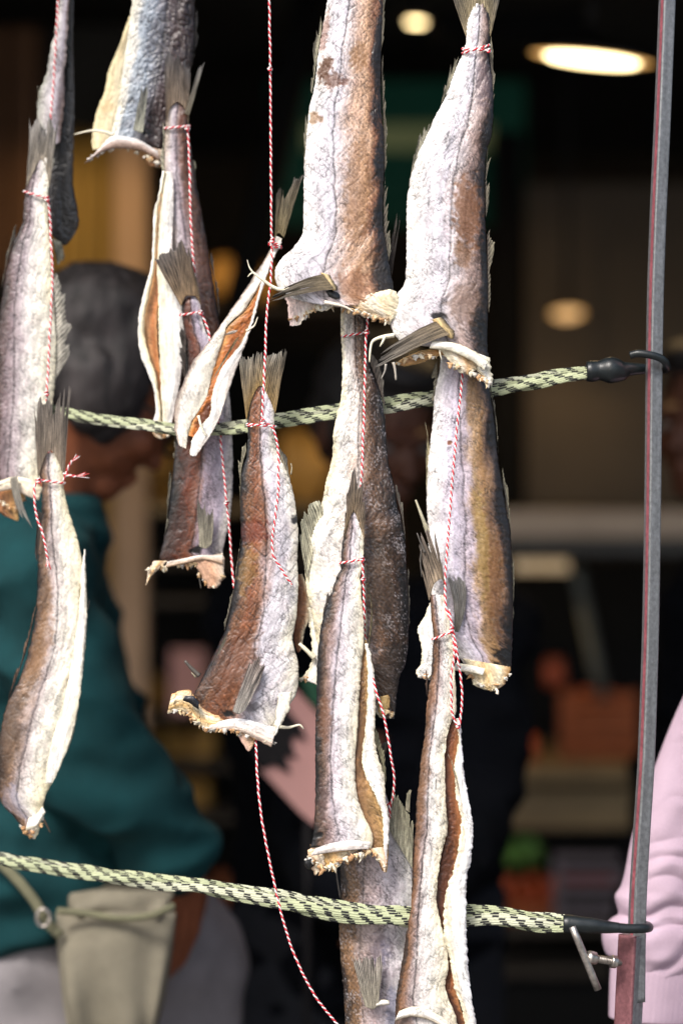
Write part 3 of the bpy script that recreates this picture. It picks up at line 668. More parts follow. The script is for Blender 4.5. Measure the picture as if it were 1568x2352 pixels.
fan('pectoral_fin', f, [(534,1634),(548,1640),(562,1632)], [(574,1518),(594,1510),(612,1540)], 0.0, (0.72,0.67,0.60), (0.30,0.23,0.2), 16, 0.15, 86, yt=0.004, stripe=0.55)
lobe('neck_flesh', f, [(386,1640,396,1594),(412,1632,414,1586),(434,1642,434,1584),(462,1670,448,1602),(496,1677,474,1632),(534,1677,514,1650)], 0.012, [(0,CREAM),(0.35,(0.66,0.44,0.2)),(0.65,CREAM),(1,(0.62,0.36,0.16))], 'L', seed=87, mat=M_FLESH, edge=4.5, wr=2.2, T=11)
lobe('skin_scrap', f, [(420,1608,426,1598),(440,1618,442,1598),(456,1630,458,1612)], 0.0, [(0,BLK),(1,(0.08,0.08,0.1))], 'L', seed=88, T=5, edge=2.5)
lobe('collar', f, [(480,1676,486,1660),(540,1678,545,1650),(590,1700,600,1660),(622,1716,634,1670)], 0.010, [(0,(0.7,0.54,0.42)),(0.6,(0.76,0.70,0.66)),(1,WHITE)], 'L', seed=89, mat=M_FLESH, T=8, edge=2.5)
lobe('neck_flesh', f, [(538,1672,552,1668),(552,1700,578,1690),(566,1722,584,1705),(570,1726,576,1724)], 0.014, [(0,(0.72,0.5,0.42)),(1,(0.6,0.42,0.24))], 'L', seed=891, mat=M_FLESH, T=5)
lobe('belly_flap', f, [(640,1592,672,1588),(636,1625,664,1630),(632,1655,654,1650),(630,1690,634,1688)], 0.0, CRM, 'R', seed=892, mat=M_FLESH, T=6, edge=2.5)
strand('bone', f, [(632,1668,0.012),(660,1671,0.010),(688,1665,0.009),(697,1674,0.009)], 5, 1.6, CREAM)
strand('fin_spine', f, [(458,1552,0.022),(440,1535,0.020),(425,1518,0.018)], 6, 3, FIN1)
strand('fin_spine', f, [(450,1556,0.022),(440,1545,0.020)], 2, 1, FINP)
lobe('belly_cavity', f, [(676,1320,694,1318),(678,1370,712,1370),(676,1420,714,1410),(675,1470,700,1450),(684,1500,692,1490)], 0.036, [(0,RED),(0.6,(0.3,0.15,0.07)),(1,CREAM)], 'L', T=4, seed=893, mat=M_FLESH)

frill(f, [(390,1634),(430,1638),(468,1674),(540,1680)], 0.010, 48, 8, 12)
frill(f, [(545,1682),(600,1700),(630,1708)], 0.010, 20, 81, 12)

# ---- F7: small fish tied at a slant
f = fish(635, 555, 0.05, 'small white fish hanging at a slant with an orange slit along its belly')
lobe('body', f, [(630,540,648,548),(626,556,644,562),(610,592,626,598),(585,630,604,642),(560,670,588,670),(535,705,558,716),(508,745,521,751),(488,773,513,781),(465,803,500,820),(442,832,488,860),(418,885,476,911),(400,938,450,955),(400,975,434,986),(410,1022,428,1031)],
     0.05, [(0,(0.30,0.26,0.24)),(0.14,(0.6,0.55,0.5)),(0.3,WHITE),(1,(0.80,0.77,0.70))], 'L', seed=7, wr=0.7, crease_dark=0.25, T=None, tears=0.8)
lobe('belly_flap', f, [(640,552,648,556),(618,596,626,600),(603,640,610,644),(593,674,598,680),(584,708,588,716),(572,748,580,745),(552,790,566,785),(512,842,551,827),(496,876,537,865),(486,917,520,915),(484,947,506,955),(456,985,492,985),(440,1015,470,1020),(436,1045,450,1048)],
     0.047, [(0,(0.78,0.73,0.62)),(0.4,WHITE),(1,(0.72,0.66,0.6))], 'L', seed=71, wr=0.7, crease_dark=0.25, tears=0.8, mat=M_FLESH)
lobe('belly_cavity', f, [(598,645,612,648),(588,675,592,690),(560,715,582,728),(520,755,572,765),(505,790,558,800),(488,840,530,845),(470,900,510,905),(448,950,486,960),(432,1000,456,1010)], 0.051, CAV, 'L', T=2.5, seed=72, mat=M_FLESH, wr=2.5, stains=[(0.6,0.86,14,46,(0.10,0.03,0.012),0.85),(0.5,0.42,14,30,(0.26,0.08,0.02),0.6)])
fan('tail_fin', f, [(630,548),(640,536),(652,546)], [(634,446),(656,420),(696,402)], 0.05, (0.44,0.36,0.2), FIN1, 18, 0.16, 73, notch=0.25, curl=2.5)
fan('pelvic_fin', f, [(540,780),(552,770)], [(478,885),(496,862)], 0.038, (0.66,0.5,0.3), FINP, 8, 0.3, 74, curl=1.5)
strand('bone', f, [(566,760,0.042),(584,748,0.04),(592,728,0.04)], 3, 0.8, CREAM)
strand('bone', f, [(456,955,0.042),(462,978,0.04),(474,1002,0.04)], 3.5, 1.5, CREAM)
lobe('skin_scrap', f, [(516,770,526,762),(530,768,540,758),(545,762,548,758)], 0.040, [(0,(0.4,0.36,0.33)),(1,(0.5,0.45,0.4))], 'L', seed=75, T=3)

# ---- F6: brown fish behind the slanted one
f = fish(438, 710, 0.09, 'dark brown and lilac fish with forked tail, behind the slanted white fish')
g6 = [(0, BLK), (0.06, DARK), (0.16, (0.16,0.075,0.045)), (0.34, (0.24,0.115,0.07)), (0.46, (0.30,0.19,0.15)), (0.56, (0.50,0.45,0.49)), (0.8, (0.56,0.53,0.58)), (1, (0.72,0.70,0.68))]
lobe('body', f, [(432,682,446,682),(418,698,460,696),(418,722,462,720),(422,760,470,755),(424,800,490,790),(428,850,510,850),(423,900,525,890),(412,950,530,940),(405,1000,533,1000),(400,1050,535,1050),(392,1120,535,1110),(385,1180,530,1180),(374,1250,520,1230),(366,1280,513,1262),(378,1300,511,1290)],
     0.09, g6, 'L', seed=6, lat=0.5, wr=0.9, bow=-6, stains=[(0.6,0.955,20,11,BLK,0.95),(0.15,0.88,40,80,(0.09,0.05,0.04),0.5)])
fan('tail_fin', f, [(416,704),(430,680),(446,680),(462,702)], [(352,590),(392,575),(420,548),(452,640)], 0.086, (0.34,0.23,0.13), (0.12,0.10,0.09), 20, 0.18, 61, curl=3)
fan('dorsal_fin', f, [(428,770),(426,830),(428,880)], [(410,775),(408,840),(420,890)], 0.084, DARK, FIN1, 14, 0.3, 62)
fan('dorsal_fin', f, [(394,1110),(386,1170),(378,1230)], [(386,1090),(380,1160),(388,1215)], 0.088, FIN1, FINP, 12, 0.4, 63)
fan('dorsal_fin', f, [(406,1010),(402,1060)], [(398,1006),(396,1062)], 0.09, DARK, FINP, 8, 0.4, 64)
fan('pectoral_fin', f, [(458,1256),(472,1260),(486,1250)], [(452,1140),(470,1150),(496,1165)], 0.072, (0.52,0.48,0.36), (0.2,0.18,0.16), 12, 0.25, 65, yt=0.074)
lobe('neck_flesh', f, [(354,1288,386,1288),(340,1312,364,1308),(336,1336,344,1330),(334,1343,337,1342)], 0.086, [(0,PALE),(0.5,(0.66,0.42,0.2)),(1,PALE)], 'L', seed=66, mat=M_FLESH, edge=2.5, T=7)
lobe('belly_flap', f, [(436,1284,513,1270),(452,1305,516,1300),(466,1328,515,1325),(480,1352,498,1350)], 0.082, [(0,(0.55,0.36,0.26)),(0.5,(0.62,0.38,0.25)),(1,PALE)], 'L', seed=67, mat=M_FLESH, edge=3, T=7)
lobe('collar', f, [(380,1304,384,1290),(420,1296,424,1282),(470,1286,472,1274),(512,1296,512,1276)], 0.078, [(0,(0.6,0.42,0.28)),(1,(0.72,0.66,0.6))], 'L', seed=68, mat=M_FLESH, T=5)
strand('fin_spine', f, [(455,1298,0.086),(458,1325,0.086),(462,1352,0.086)], 3, 1, FIN1)

frill(f, [(342,1310),(390,1302),(450,1296),(505,1300)], 0.082, 30, 6, 12)
frill(f, [(455,1320),(490,1348),(512,1322)], 0.082, 18, 61, 12)

# ---- F5: split fish, upper left centre
f = fish(408, 270, 0.115, 'lavender grey fish at upper left, belly opened into cream flaps with orange flesh')
g5 = [(0, DARK), (0.08, (0.14,0.085,0.06)), (0.26, (0.21,0.125,0.09)), (0.42, (0.30,0.22,0.2)), (0.56, (0.46,0.41,0.43)), (0.75, (0.60,0.57,0.59)), (1, (0.55,0.5,0.45))]
lobe('body', f, [(402,236,416,236),(390,248,430,248),(381,285,432,285),(378,340,440,340),(377,400,447,400),(383,450,455,440),(390,520,470,520),(398,600,483,600),(408,680,495,680),(420,750,505,750),(440,820,510,820),(455,880,505,880)], 0.115, g5, 'R', seed=5, lat=0.55, wr=1.1)
lobe('belly_flap', f, [(376,395,396,395),(372,440,400,440),(366,500,398,500),(363,560,396,560),(360,620,408,620),(364,680,420,680),(364,740,426,740),(366,800,426,800),(368,850,418,850),(370,900,410,900),(372,940,402,940),(373,968,394,976)],
     0.106, [(0,CREAM),(0.3,(0.78,0.74,0.62)),(0.75,WHITE),(1,(0.6,0.55,0.52))], 'L', seed=51, wr=0.6, crease_dark=0.25, mat=M_FLESH)
lobe('belly_flap', f, [(373,392,380,395),(364,449,371,449),(353,490,363,490),(351,560,359,560),(347,610,356,610),(331,670,345,670),(319,730,332,740),(317,770,333,770),(323,815,345,820),(339,855,358,860),(355,905,366,910),(358,945,371,945),(352,966,371,972)],
     0.104, [(0,WHITE),(0.6,CREAM),(1,(0.74,0.62,0.4))], 'L', seed=52, wr=0.6, crease_dark=0.2, mat=M_FLESH, T=5)
lobe('belly_cavity', f, [(372,420,384,420),(358,500,378,500),(354,580,374,580),(340,640,372,640),(328,700,366,700),(324,760,362,760),(333,820,366,820),(348,870,372,870),(360,910,376,910),(366,940,380,940)],
     0.112, [(0,(0.68,0.5,0.3)),(0.3,(0.62,0.36,0.17)),(0.75,(0.5,0.2,0.07)),(1,(0.6,0.36,0.18))], 'L', T=4, seed=53, mat=M_FLESH)
fan('tail_fin', f, [(383,290),(390,250),(408,235),(426,252),(433,288)], [(377,128),(396,118),(424,142),(438,158)], 0.112, (0.30,0.22,0.15), (0.085,0.08,0.085), 18, 0.15, 54, curl=2.5)
fan('tail_fin', f, [(424,262),(434,266)], [(458,150),(470,146)], 0.110, (0.32,0.28,0.2), (0.24,0.23,0.22), 6, 0.15, 55, curl=2, label='torn grey lobe of the tail leaning right')
fan('anal_fin', f, [(378,300),(377,350),(378,400)], [(374,310),(370,370),(364,425)], 0.114, FINP, CREAM, 8, 0.2, 56, curl=1)
fan('dorsal_fin', f, [(440,372),(448,420),(456,470)], [(444,366),(456,410),(458,476)], 0.118, FIN1, FINP, 10, 0.3, 57, curl=1)
fan('dorsal_fin', f, [(484,600),(496,660),(504,730)], [(490,598),(502,655),(510,730)], 0.116, DARK, FIN1, 14, 0.4, 58, curl=1)
lobe('neck_flesh', f, [(354,965,396,968),(347,985,394,990),(352,998,390,1002),(366,1008,386,1006)], 0.112, MEAT, 'L', seed=59, mat=M_FLESH, edge=3, T=6)

frill(f, [(352,985),(390,1000)], 0.108, 14, 5, 10)

# ---- F4: blue grey fish at the top
f = fish(370, -40, 0.14, 'wrinkled blue grey fish at top left with folded cream inner flap and wide cut neck')
g4 = [(0, DARK), (0.12, (0.11,0.085,0.085)), (0.3, (0.20,0.165,0.165)), (0.45, (0.27,0.26,0.28)), (0.65, (0.42,0.45,0.49)), (0.82, (0.52,0.55,0.58)), (0.88, (0.74,0.73,0.70)), (1, (0.79,0.77,0.70))]
lobe('body', f, [(345,-220,408,-220),(322,-130,430,-130),(310,-60,445,-60),(304,0,448,0),(295,70,448,66),(286,132,444,132),(277,198,428,200),(268,255,404,260),(259,295,388,310),(250,322,380,345)], 0.14, g4, 'R', seed=4, lat=0.42, wr=3.6, fold=1.6, crease_dark=0.8, bow=-8, stains=[(0.42,0.95,18,12,BLK,0.8)])
fan('tail_fin', f, [(345,-218),(408,-218)], [(325,-300),(375,-282),(430,-302)], 0.14, FIN0, FIN1, 16, 0.2, 41)
lobe('belly_flap', f, [(297,36,303,40),(273,106,293,106),(248,167,284,167),(240,211,279,211),(224,251,272,251),(215,290,266,290),(211,320,258,318),(213,345,240,337)], 0.148, [(0,(0.62,0.54,0.33)),(0.5,(0.68,0.58,0.38)),(1,CREAM)], 'L', seed=42, mat=M_FLESH, wr=0.6, crease_dark=0.2, T=5, stains=[(0.5,0.7,20,20,(0.5,0.34,0.16),0.5)])
lobe('collar', f, [(194,377,201,369),(238,350,234,335),(273,341,262,312),(320,345,310,318),(368,368,362,346)], 0.128, [(0,(0.38,0.26,0.2)),(0.5,(0.45,0.36,0.32)),(1,WHITE)], 'L', seed=43, mat=M_FLESH, T=6, edge=1.8)
lobe('neck_flesh', f, [(328,335,378,345),(334,360,377,365),(345,383,366,384)], 0.136, [(0,(0.4,0.22,0.1)),(0.5,(0.3,0.13,0.05)),(1,PALE)], 'L', seed=44, mat=M_FLESH, edge=3, T=8)
strand('bone', f, [(262,310,0.130),(235,302,0.128),(213,300,0.127),(190,304,0.126),(171,309,0.126)], 5, 1, CREAM)
fan('pectoral_fin', f, [(306,298),(328,306)], [(326,200),(344,188)], 0.122, (0.60,0.60,0.48), (0.2,0.2,0.19), 9, 0.15, 45)
fan('dorsal_fin', f, [(448,40),(442,120),(430,180)], [(456,30),(454,110),(436,190)], 0.142, BLK, FIN1, 12, 0.5, 46)

frill(f, [(205,370),(245,346),(290,342),(330,352)], 0.13, 18, 4, 7)
frill(f, [(332,360),(370,380)], 0.13, 14, 41, 9)

# ---- F1: dark fish at the left edge of the top
f = fish(155, -60, 0.17, 'almost black thin fish at top left with a pale ragged strip along it')
lobe('body', f, [(150,-150,176,-150),(150,0,170,0),(150,100,169,100),(138,240,172,238),(120,350,170,350),(110,420,169,420),(112,470,179,480),(118,530,182,512),(135,555,166,548),(147,564,156,561)], 0.17, [(0,(0.05,0.04,0.045)),(0.4,BLK),(0.8,(0.03,0.026,0.028)),(1,(0.10,0.085,0.07))], 'L', seed=1, wr=1.4, crease_dark=0.3)
lobe('belly_flap', f, [(142,-150,162,-150),(136,0,159,0),(127,68,156,68),(115,120,153,120),(107,170,150,170),(90,215,149,215),(86,265,146,265),(95,290,141,300),(112,330,138,330)], 0.158, [(0,(0.5,0.5,0.46)),(0.3,(0.66,0.64,0.64)),(0.7,(0.60,0.57,0.60)),(1,(0.25,0.2,0.18))], 'L', seed=101, edge=3, tears=1.5)
fan('tail_fin', f, [(148,-140),(174,-140)], [(138,-230),(158,-215),(186,-232)], 0.168, FIN0, FIN1, 10, 0.2, 1011)
fan('pelvic_fin', f, [(122,548),(142,556)], [(134,614),(150,592)], 0.168, (0.5,0.5,0.4), FINP, 6, 0.1, 1012)
fan('anal_fin', f, [(92,212),(87,265)], [(84,200),(80,272)], 0.16, FINP, FIN1, 7, 0.4, 1013)

# ---- F2: fish at the left edge
f = fish(90, 440, 0.13, 'chalky white fish cut by the left edge of view, rayed fin on its right')
g2 = [(0, DARK), (0.08, (0.22,0.175,0.17)), (0.2, (0.36,0.31,0.32)), (0.38, (0.56,0.52,0.53)), (0.55, (0.72,0.70,0.68)), (0.8, (0.77,0.755,0.70)), (1, (0.78,0.745,0.64))]
lobe('body', f, [(72,360,126,365),(61,425,113,430),(57,455,110,458),(52,510,112,515),(35,550,116,560),(20,600,119,620),(8,660,124,680),(-2,730,128,740),(-8,800,130,800),(-10,870,128,870),(-12,950,118,950),(-12,1030,105,1040),(-12,1080,98,1075),(-5,1110,92,1108)], 0.13, g2, 'L', seed=2, wr=1.5, lat=0.3, crease_dark=0.5, bow=8)
fan('tail_fin', f, [(61,430),(78,395),(95,366),(108,395),(114,432)], [(70,272),(86,268),(102,300),(116,268),(136,268)], 0.128, (0.40,0.34,0.26), (0.26,0.245,0.23), 16, 0.15, 21, curl=2)
fan('anal_fin', f, [(122,650),(130,740),(126,830),(118,890)], [(130,655),(168,755),(168,830),(148,870)], 0.132, (0.66,0.62,0.52), (0.42,0.39,0.33), 22, 0.15, 22, curl=2, stripe=0.45)
fan('dorsal_fin', f, [(36,545),(18,600),(2,680)], [(30,530),(8,610),(-6,700)], 0.131, DARK, (0.26,0.23,0.17), 14, 0.2, 23)
lobe('neck_flesh', f, [(-15,1105,60,1095),(-12,1140,58,1140),(-10,1168,44,1175),(10,1185,42,1196)], 0.132, [(0,(0.3,0.13,0.06)),(0.5,(0.46,0.24,0.1)),(1,(0.6,0.4,0.18))], 'L', seed=24, mat=M_FLESH, T=8, edge=2.5)
lobe('collar', f, [(-15,1132,-10,1108),(30,1125,34,1095),(62,1140,70,1100),(90,1150,98,1120)], 0.120, [(0,(0.7,0.6,0.5)),(1,CREAM)], 'L', seed=25, mat=M_FLESH, T=6)
fan('pectoral_fin', f, [(24,1098),(40,1092)], [(64,1205),(84,1215)], 0.112, (0.5,0.46,0.38), (0.2,0.19,0.18), 7, 0.2, 26, yt=0.105, mid=(-6,8))

frill(f, [(-5,1150),(30,1170),(60,1145)], 0.124, 18, 2, 12)

# ---- F3: fish at the lower left
f = fish(115, 1090, 0.09, 'long cream fish at lower left hanging from a frayed red and white bow')
g3 = [(0, DARK), (0.08, (0.26,0.2,0.16)), (0.2, (0.38,0.30,0.24)), (0.34, (0.56,0.51,0.50)), (0.5, (0.72,0.69,0.67)), (0.7, (0.79,0.77,0.71)), (1, (0.77,0.73,0.60))]
lobe('body', f, [(98,1040,134,1040),(88,1080,147,1090),(97,1110,147,1112),(96,1183,158,1170),(88,1260,178,1235),(87,1330,196,1330),(84,1400,200,1400),(76,1450,198,1470),(48,1555,190,1540),(18,1615,180,1625),(0,1690,167,1693),(-8,1750,146,1744),(-6,1800,122,1795),(2,1840,103,1836),(36,1880,98,1875),(58,1908,88,1914),(70,1925,80,1928)], 0.09, g3, 'L', seed=3, wr=1.0, lat=0.42, crease_dark=0.35,
     stains=[(0.2,0.5,26,120,(0.34,0.22,0.12),0.5),(0.12,0.72,30,120,(0.16,0.115,0.085),0.6),(0.92,0.37,8,34,(0.36,0.28,0.13),0.8),(0.25,0.9,26,50,(0.42,0.42,0.5),0.4)])
fan('tail_fin', f, [(88,1100),(100,1060),(116,1034),(132,1055),(148,1100)], [(78,926),(98,910),(122,916),(140,905),(162,892)], 0.086, (0.34,0.27,0.2), (0.19,0.165,0.145), 18, 0.18, 31, curl=3)
lobe('belly_flap', f, [(193,1262,197,1262),(188,1310,198,1310),(182,1400,201,1400),(168,1500,195,1500),(150,1600,183,1610),(120,1700,166,1690),(108,1760,140,1760),(104,1800,122,1798)], 0.078, [(0,(0.77,0.73,0.6)),(0.6,WHITE),(1,CREAM)], 'L', seed=32, mat=M_FLESH, wr=0.6, crease_dark=0.2, T=7)
fan('dorsal_fin', f, [(84,1390),(62,1490),(20,1608)], [(80,1390),(52,1500),(12,1618)], 0.091, DARK, BROWN, 16, 0.25, 33)
fan('pectoral_fin', f, [(88,1170),(98,1180)], [(80,1285),(88,1290)], 0.08, FIN1, DARK, 5, 0.15, 34)
strand('fin_spine', f, [(96,1872,0.092),(105,1890,0.094),(116,1912,0.096)], 3, 1.5, (0.14,0.09,0.06))
lobe('collar', f, [(60,1908,66,1880),(84,1900,84,1870),(106,1866,98,1852)], 0.082, CRM, 'L', seed=35, mat=M_FLESH, T=5)
strand('fin_spine', f, [(196,1410,0.09),(203,1395,0.088),(206,1378,0.088)], 2, 0.8, FIN1)

frill(f, [(40,1888),(72,1924),(98,1880)], 0.084, 14, 3, 9)
# ------------------------------------------------------------------ red and white twine
RED_T, WHT_T = (0.62, 0.035, 0.05), (0.82, 0.78, 0.76)
PITCH = 16.0
def twist(paths, parent, r=1.65, hr=1.5, jitter=0.0):
    """two plies wound round each path; paths = lists of (px, py, y)"""
    acc = {0: ([], [], 0), 1: ([], [], 0)}
    out = {0: [[], [], 0], 1: [[], [], 0]}
    for path in paths:
        p = np.asarray(path, float)
        L = np.linalg.norm(np.diff(np.c_[p[:, 0], p[:, 1], p[:, 2] / MM], axis=0), axis=1)
        d = np.r_[0, np.cumsum(L + 1e-4)]
        n = int(max(8, d[-1] / 2.4))
        t = np.linspace(0, d[-1], n)
        q = curve(d, p, t)
        w = PXYZ(q[:, 0], q[:, 1], q[:, 2])
        w = w + np.stack([pn(t / 30, t * 0 + 1.3 + p[0, 0], 5), pn(t / 30, t * 0 + 7.7, 6), pn(t / 30, t * 0 + 9.1 + p[0, 0], 7) * 0.4], -1) * 0.9 * MM
        tan = np.gradient(w, axis=0); tan /= np.linalg.norm(tan, axis=1)[:, None] + 1e-12
        a = np.cross(tan, [0, -1.0, 0]); nn = np.linalg.norm(a, axis=1); a[nn < 0.08] = [1, 0, 0]
        a /= np.linalg.norm(a, axis=1)[:, None]
        b = np.cross(a, tan)
        ph = 2 * np.pi * t / PITCH + 2.6 * pn(t / 60, t * 0 + 4.4, 9)
        for k in (0, 1):
            c = w + hr * MM * (a * np.cos(ph + k * np.pi)[:, None] + b * np.sin(ph + k * np.pi)[:, None])
            V, F = tube_pts(c, r * MM, 6)
            off = out[k][2]
            out[k][0].append(V); out[k][1] += [[i + off for i in f] for f in F]; out[k][2] += len(V)
    for k, nm, rgb in ((0, 'red_ply', RED_T), (1, 'white_ply', WHT_T)):
        V = np.vstack(out[k][0])
        C = np.tile(np.array(rgb), (len(V), 1)) * (0.92 + 0.16 * rng.random((len(V), 1)))
        mesh_obj(nm, V, out[k][1], M_TWINE, parent, C)
def loop(cx, cy, rx, y0, ry, slope=0.0, turns=1.0, rise=0.0, start=0.0):
    """a tie wound round a tail: ellipse in depth, centre (cx, cy)"""
    n = int(24 * turns) + 1
    out = []
    for i in range(n):
        f = start + 2 * math.pi * turns * i / (n - 1)
        out.append((cx + rx * math.cos(f), cy + slope * math.cos(f) + rise * i / (n - 1), y0 - ry * MM * math.sin(f)))
    return out
def knot(cx, cy, y, r=4.5):
    r = r * 0.72
    return [(cx + r * math.cos(a) * (1 + 0.3 * math.sin(3 * a)), cy + r * 1.1 * math.sin(a), y - 0.002 + 0.0022 * math.cos(2 * a)) for a in np.linspace(0, 4.6 * math.pi, 26)]
def fray(parent, x, y, dep, dx, dy, n=7, L=26, rgbs=((0.7, 0.1, 0.1), (0.8, 0.72, 0.7))):
    Vs, Fs, Cs, off = [], [], [], 0
    for k in range(n):
        a = random.uniform(-0.35, 0.35)
        l = L * random.uniform(0.6, 1.1)
        ex, ey = dx * math.cos(a) - dy * math.sin(a), dx * math.sin(a) + dy * math.cos(a)
        q = np.array([(x, y, dep), (x + ex * l * 0.5 + random.uniform(-2, 2), y + ey * l * 0.5, dep - 0.001), (x + ex * l, y + ey * l, dep + random.uniform(-0.003, 0.002))])
        q = resample(q, 8)
        V, F = tube_pts(PXYZ(q[:, 0], q[:, 1], q[:, 2]), 0.8 * MM, 4)
        Vs.append(V); Fs += [[i + off for i in f] for f in F]; off += len(V)
        Cs.append(np.tile(np.array(rgbs[k % len(rgbs)]), (len(V), 1)))
    o = mesh_obj('frayed_end', np.vstack(Vs), Fs, M_TWINE, parent, np.vstack(Cs))
    o['kind'] = 'stuff'
TG = 'red and white twine tying the fish'
RAIL_F, RAIL_B = P(0, -330, 0.01).z, P(0, -330, 0.01).z
def rail_px(y):                                   # image height of the rail at that depth
    return 1176 - (RAIL_F - ZC) / (S * (y + D0))

t = empty('twine', P(620, 0, 0.045), 'long straight red and white twine from the top edge to the broad tail fan', 'twine', TG)
twist([[(618, rail_px(0.04), 0.045), (619, 0, 0.042), (621, 155, 0.040), (622, 300, 0.040), (624, 540, 0.040), (625, 552, 0.038), (622, 640, 0.030), (613, 720, 0.02), (609, 820, 0.010), (605, 900, 0.004), (602, 962, 0.004)],
       loop(600, 980, 33, 0.02, 20, 2, 1.15, -4, 2.2), knot(604, 968, 0.002, 6),
       [(606, 970, 0.003), (624, 980, 0.002), (634, 1005, 0.002), (640, 1060, 0.000), (640, 1110, -0.001), (632, 1190, -0.002), (625, 1250, -0.002), (628, 1275, -0.003), (645, 1305, -0.003), (668, 1340, -0.002)],
       loop(632, 560, 14, 0.05, 16, 3, 2.2, 8, 1.0), knot(626, 552, 0.034, 5), knot(620, 158, 0.040, 4)], t)
fray(t, 666, 1337, -0.002, 0.45, 0.9, 5, 10)

t = empty('twine', P(134, 0, 0.15), 'red and white twine at far left with frayed bow on the lower left fish', 'twine', TG)
twist([[(140, rail_px(0.15), 0.152), (134, 0, 0.148), (128, 120, 0.146), (122, 220, 0.146), (115, 285, 0.147), (108, 350, 0.150), (104, 430, 0.15)],
       loop(84, 448, 28, 0.13, 15, 8, 1.1, 0, 0.3), knot(109, 456, 0.116, 5),
       [(110, 456, 0.115), (116, 500, 0.116), (118, 560, 0.114), (121, 620, 0.112), (119, 700, 0.110), (114, 790, 0.109), (111, 860, 0.106), (108, 902, 0.102), (108, 930, 0.100), (112, 1000, 0.104), (116, 1080, 0.1)], knot(108, 903, 0.10, 5),
       loop(117, 1106, 33, 0.09, 15, 4, 1.15, 0, 0.2), knot(90, 1104, 0.074, 5),
       [(88, 1104, 0.074), (80, 1118, 0.074), (80, 1150, 0.072), (86, 1190, 0.070), (97, 1220, 0.068), (104, 1250, 0.066), (110, 1285, 0.066)],
       [(146, 1104, 0.076), (152, 1090, 0.074), (158, 1072, 0.072), (166, 1058, 0.070)], [(146, 1088, 0.076), (158, 1092, 0.072), (176, 1094, 0.07)]], t)
fray(t, 109, 1283, 0.066, 0.12, 1, 8, 30)
fray(t, 165, 1060, 0.07, 0.75, -0.6, 7, 22)
fray(t, 175, 1094, 0.07, 1, -0.1, 8, 30)

t = empty('twine', P(432, 300, 0.10), 'red and white twine from the lavender grey fish to a loose end below', 'twine', TG)
twist([[(378, rail_px(0.14), 0.145), (376, -240, 0.128), (400, -225, 0.126)], loop(376, -228, 34, 0.14, 22, 3, 1.1),
       [(404, -228, 0.150), (404, 100, 0.158), (404, 285, 0.125)],
       loop(407, 292, 29, 0.115, 14, -3, 1.1, 0, 0.3), knot(431, 294, 0.102, 4.5),
       [(432, 296, 0.102), (435, 360, 0.100), (437, 440, 0.098), (440, 530, 0.098), (445, 600, 0.096), (448, 650, 0.094), (452, 690, 0.1), (452, 715, 0.098)],
       loop(439, 720, 25, 0.09, 14, -4, 1.1, 0, 0.2), knot(462, 718, 0.078, 4),
       [(462, 718, 0.078), (474, 745, 0.076), (482, 775, 0.074), (490, 850, 0.075), (502, 960, 0.074), (507, 1010, 0.070), (515, 1090, 0.070), (520, 1150, 0.071), (526, 1200, 0.072), (530, 1260, 0.074), (535, 1320, 0.07), (548, 1420, 0.058), (568, 1560, 0.052), (582, 1660, 0.035), (588, 1705, 0.014), (590, 1760, 0.004), (596, 1840, -0.002), (606, 1910, -0.004), (622, 1990, -0.004), (637, 2060, -0.004), (652, 2120, -0.004), (668, 2170, -0.004), (690, 2225, -0.004), (722, 2285, -0.004), (772, 2350, -0.004), (800, 2385, -0.004)],
       knot(521, 1155, 0.068, 4)], t)

t = empty('twine', P(840, 765, 0.0), 'red and white twine running down the two-tone fish to the narrow white fish', 'twine', TG)
twist([[(818, rail_px(0), 0.004), (818, -205, -0.010)], loop(818, -200, 34, 0.0, 22, 3, 1.1),
       [(838, -200, 0.016), (838, 300, 0.018), (840, 700, 0.017), (843, 735, 0.014), (842, 760, 0.010)],
       loop(814, 768, 30, 0.03, 16, -5, 1.1, 0, 0.2), knot(842, 762, 0.011, 5),
       [(841, 765, 0.010), (838, 850, 0.010), (836, 950, 0.008), (833, 1020, 0.006), (832, 1075, 0.005), (830, 1110, 0.010), (826, 1200, 0.013), (822, 1285, 0.012)],
       loop(807, 1289, 26, 0.005, 14, -5, 1.1, 0, 0.3), knot(832, 1284, -0.006, 4.5),
       [(832, 1285, -0.006), (834, 1320, -0.004), (836, 1380, 0.002), (840, 1470, 0.012), (848, 1530, 0.010), (856, 1560, 0.000), (866, 1595, -0.004), (880, 1640, -0.004), (890, 1690, -0.003), (899, 1745, 0.0), (905, 1790, 0.006), (903, 1830, 0.012), (896, 1850, 0.018), (894, 1872, 0.022)],
       loop(862, 1852, 36, 0.035, 20, -6, 1.1, 0, 0.2), knot(834, 1330, -0.003, 4)], t)
fray(t, 894, 1868, 0.021, 0.1, 1, 5, 14)

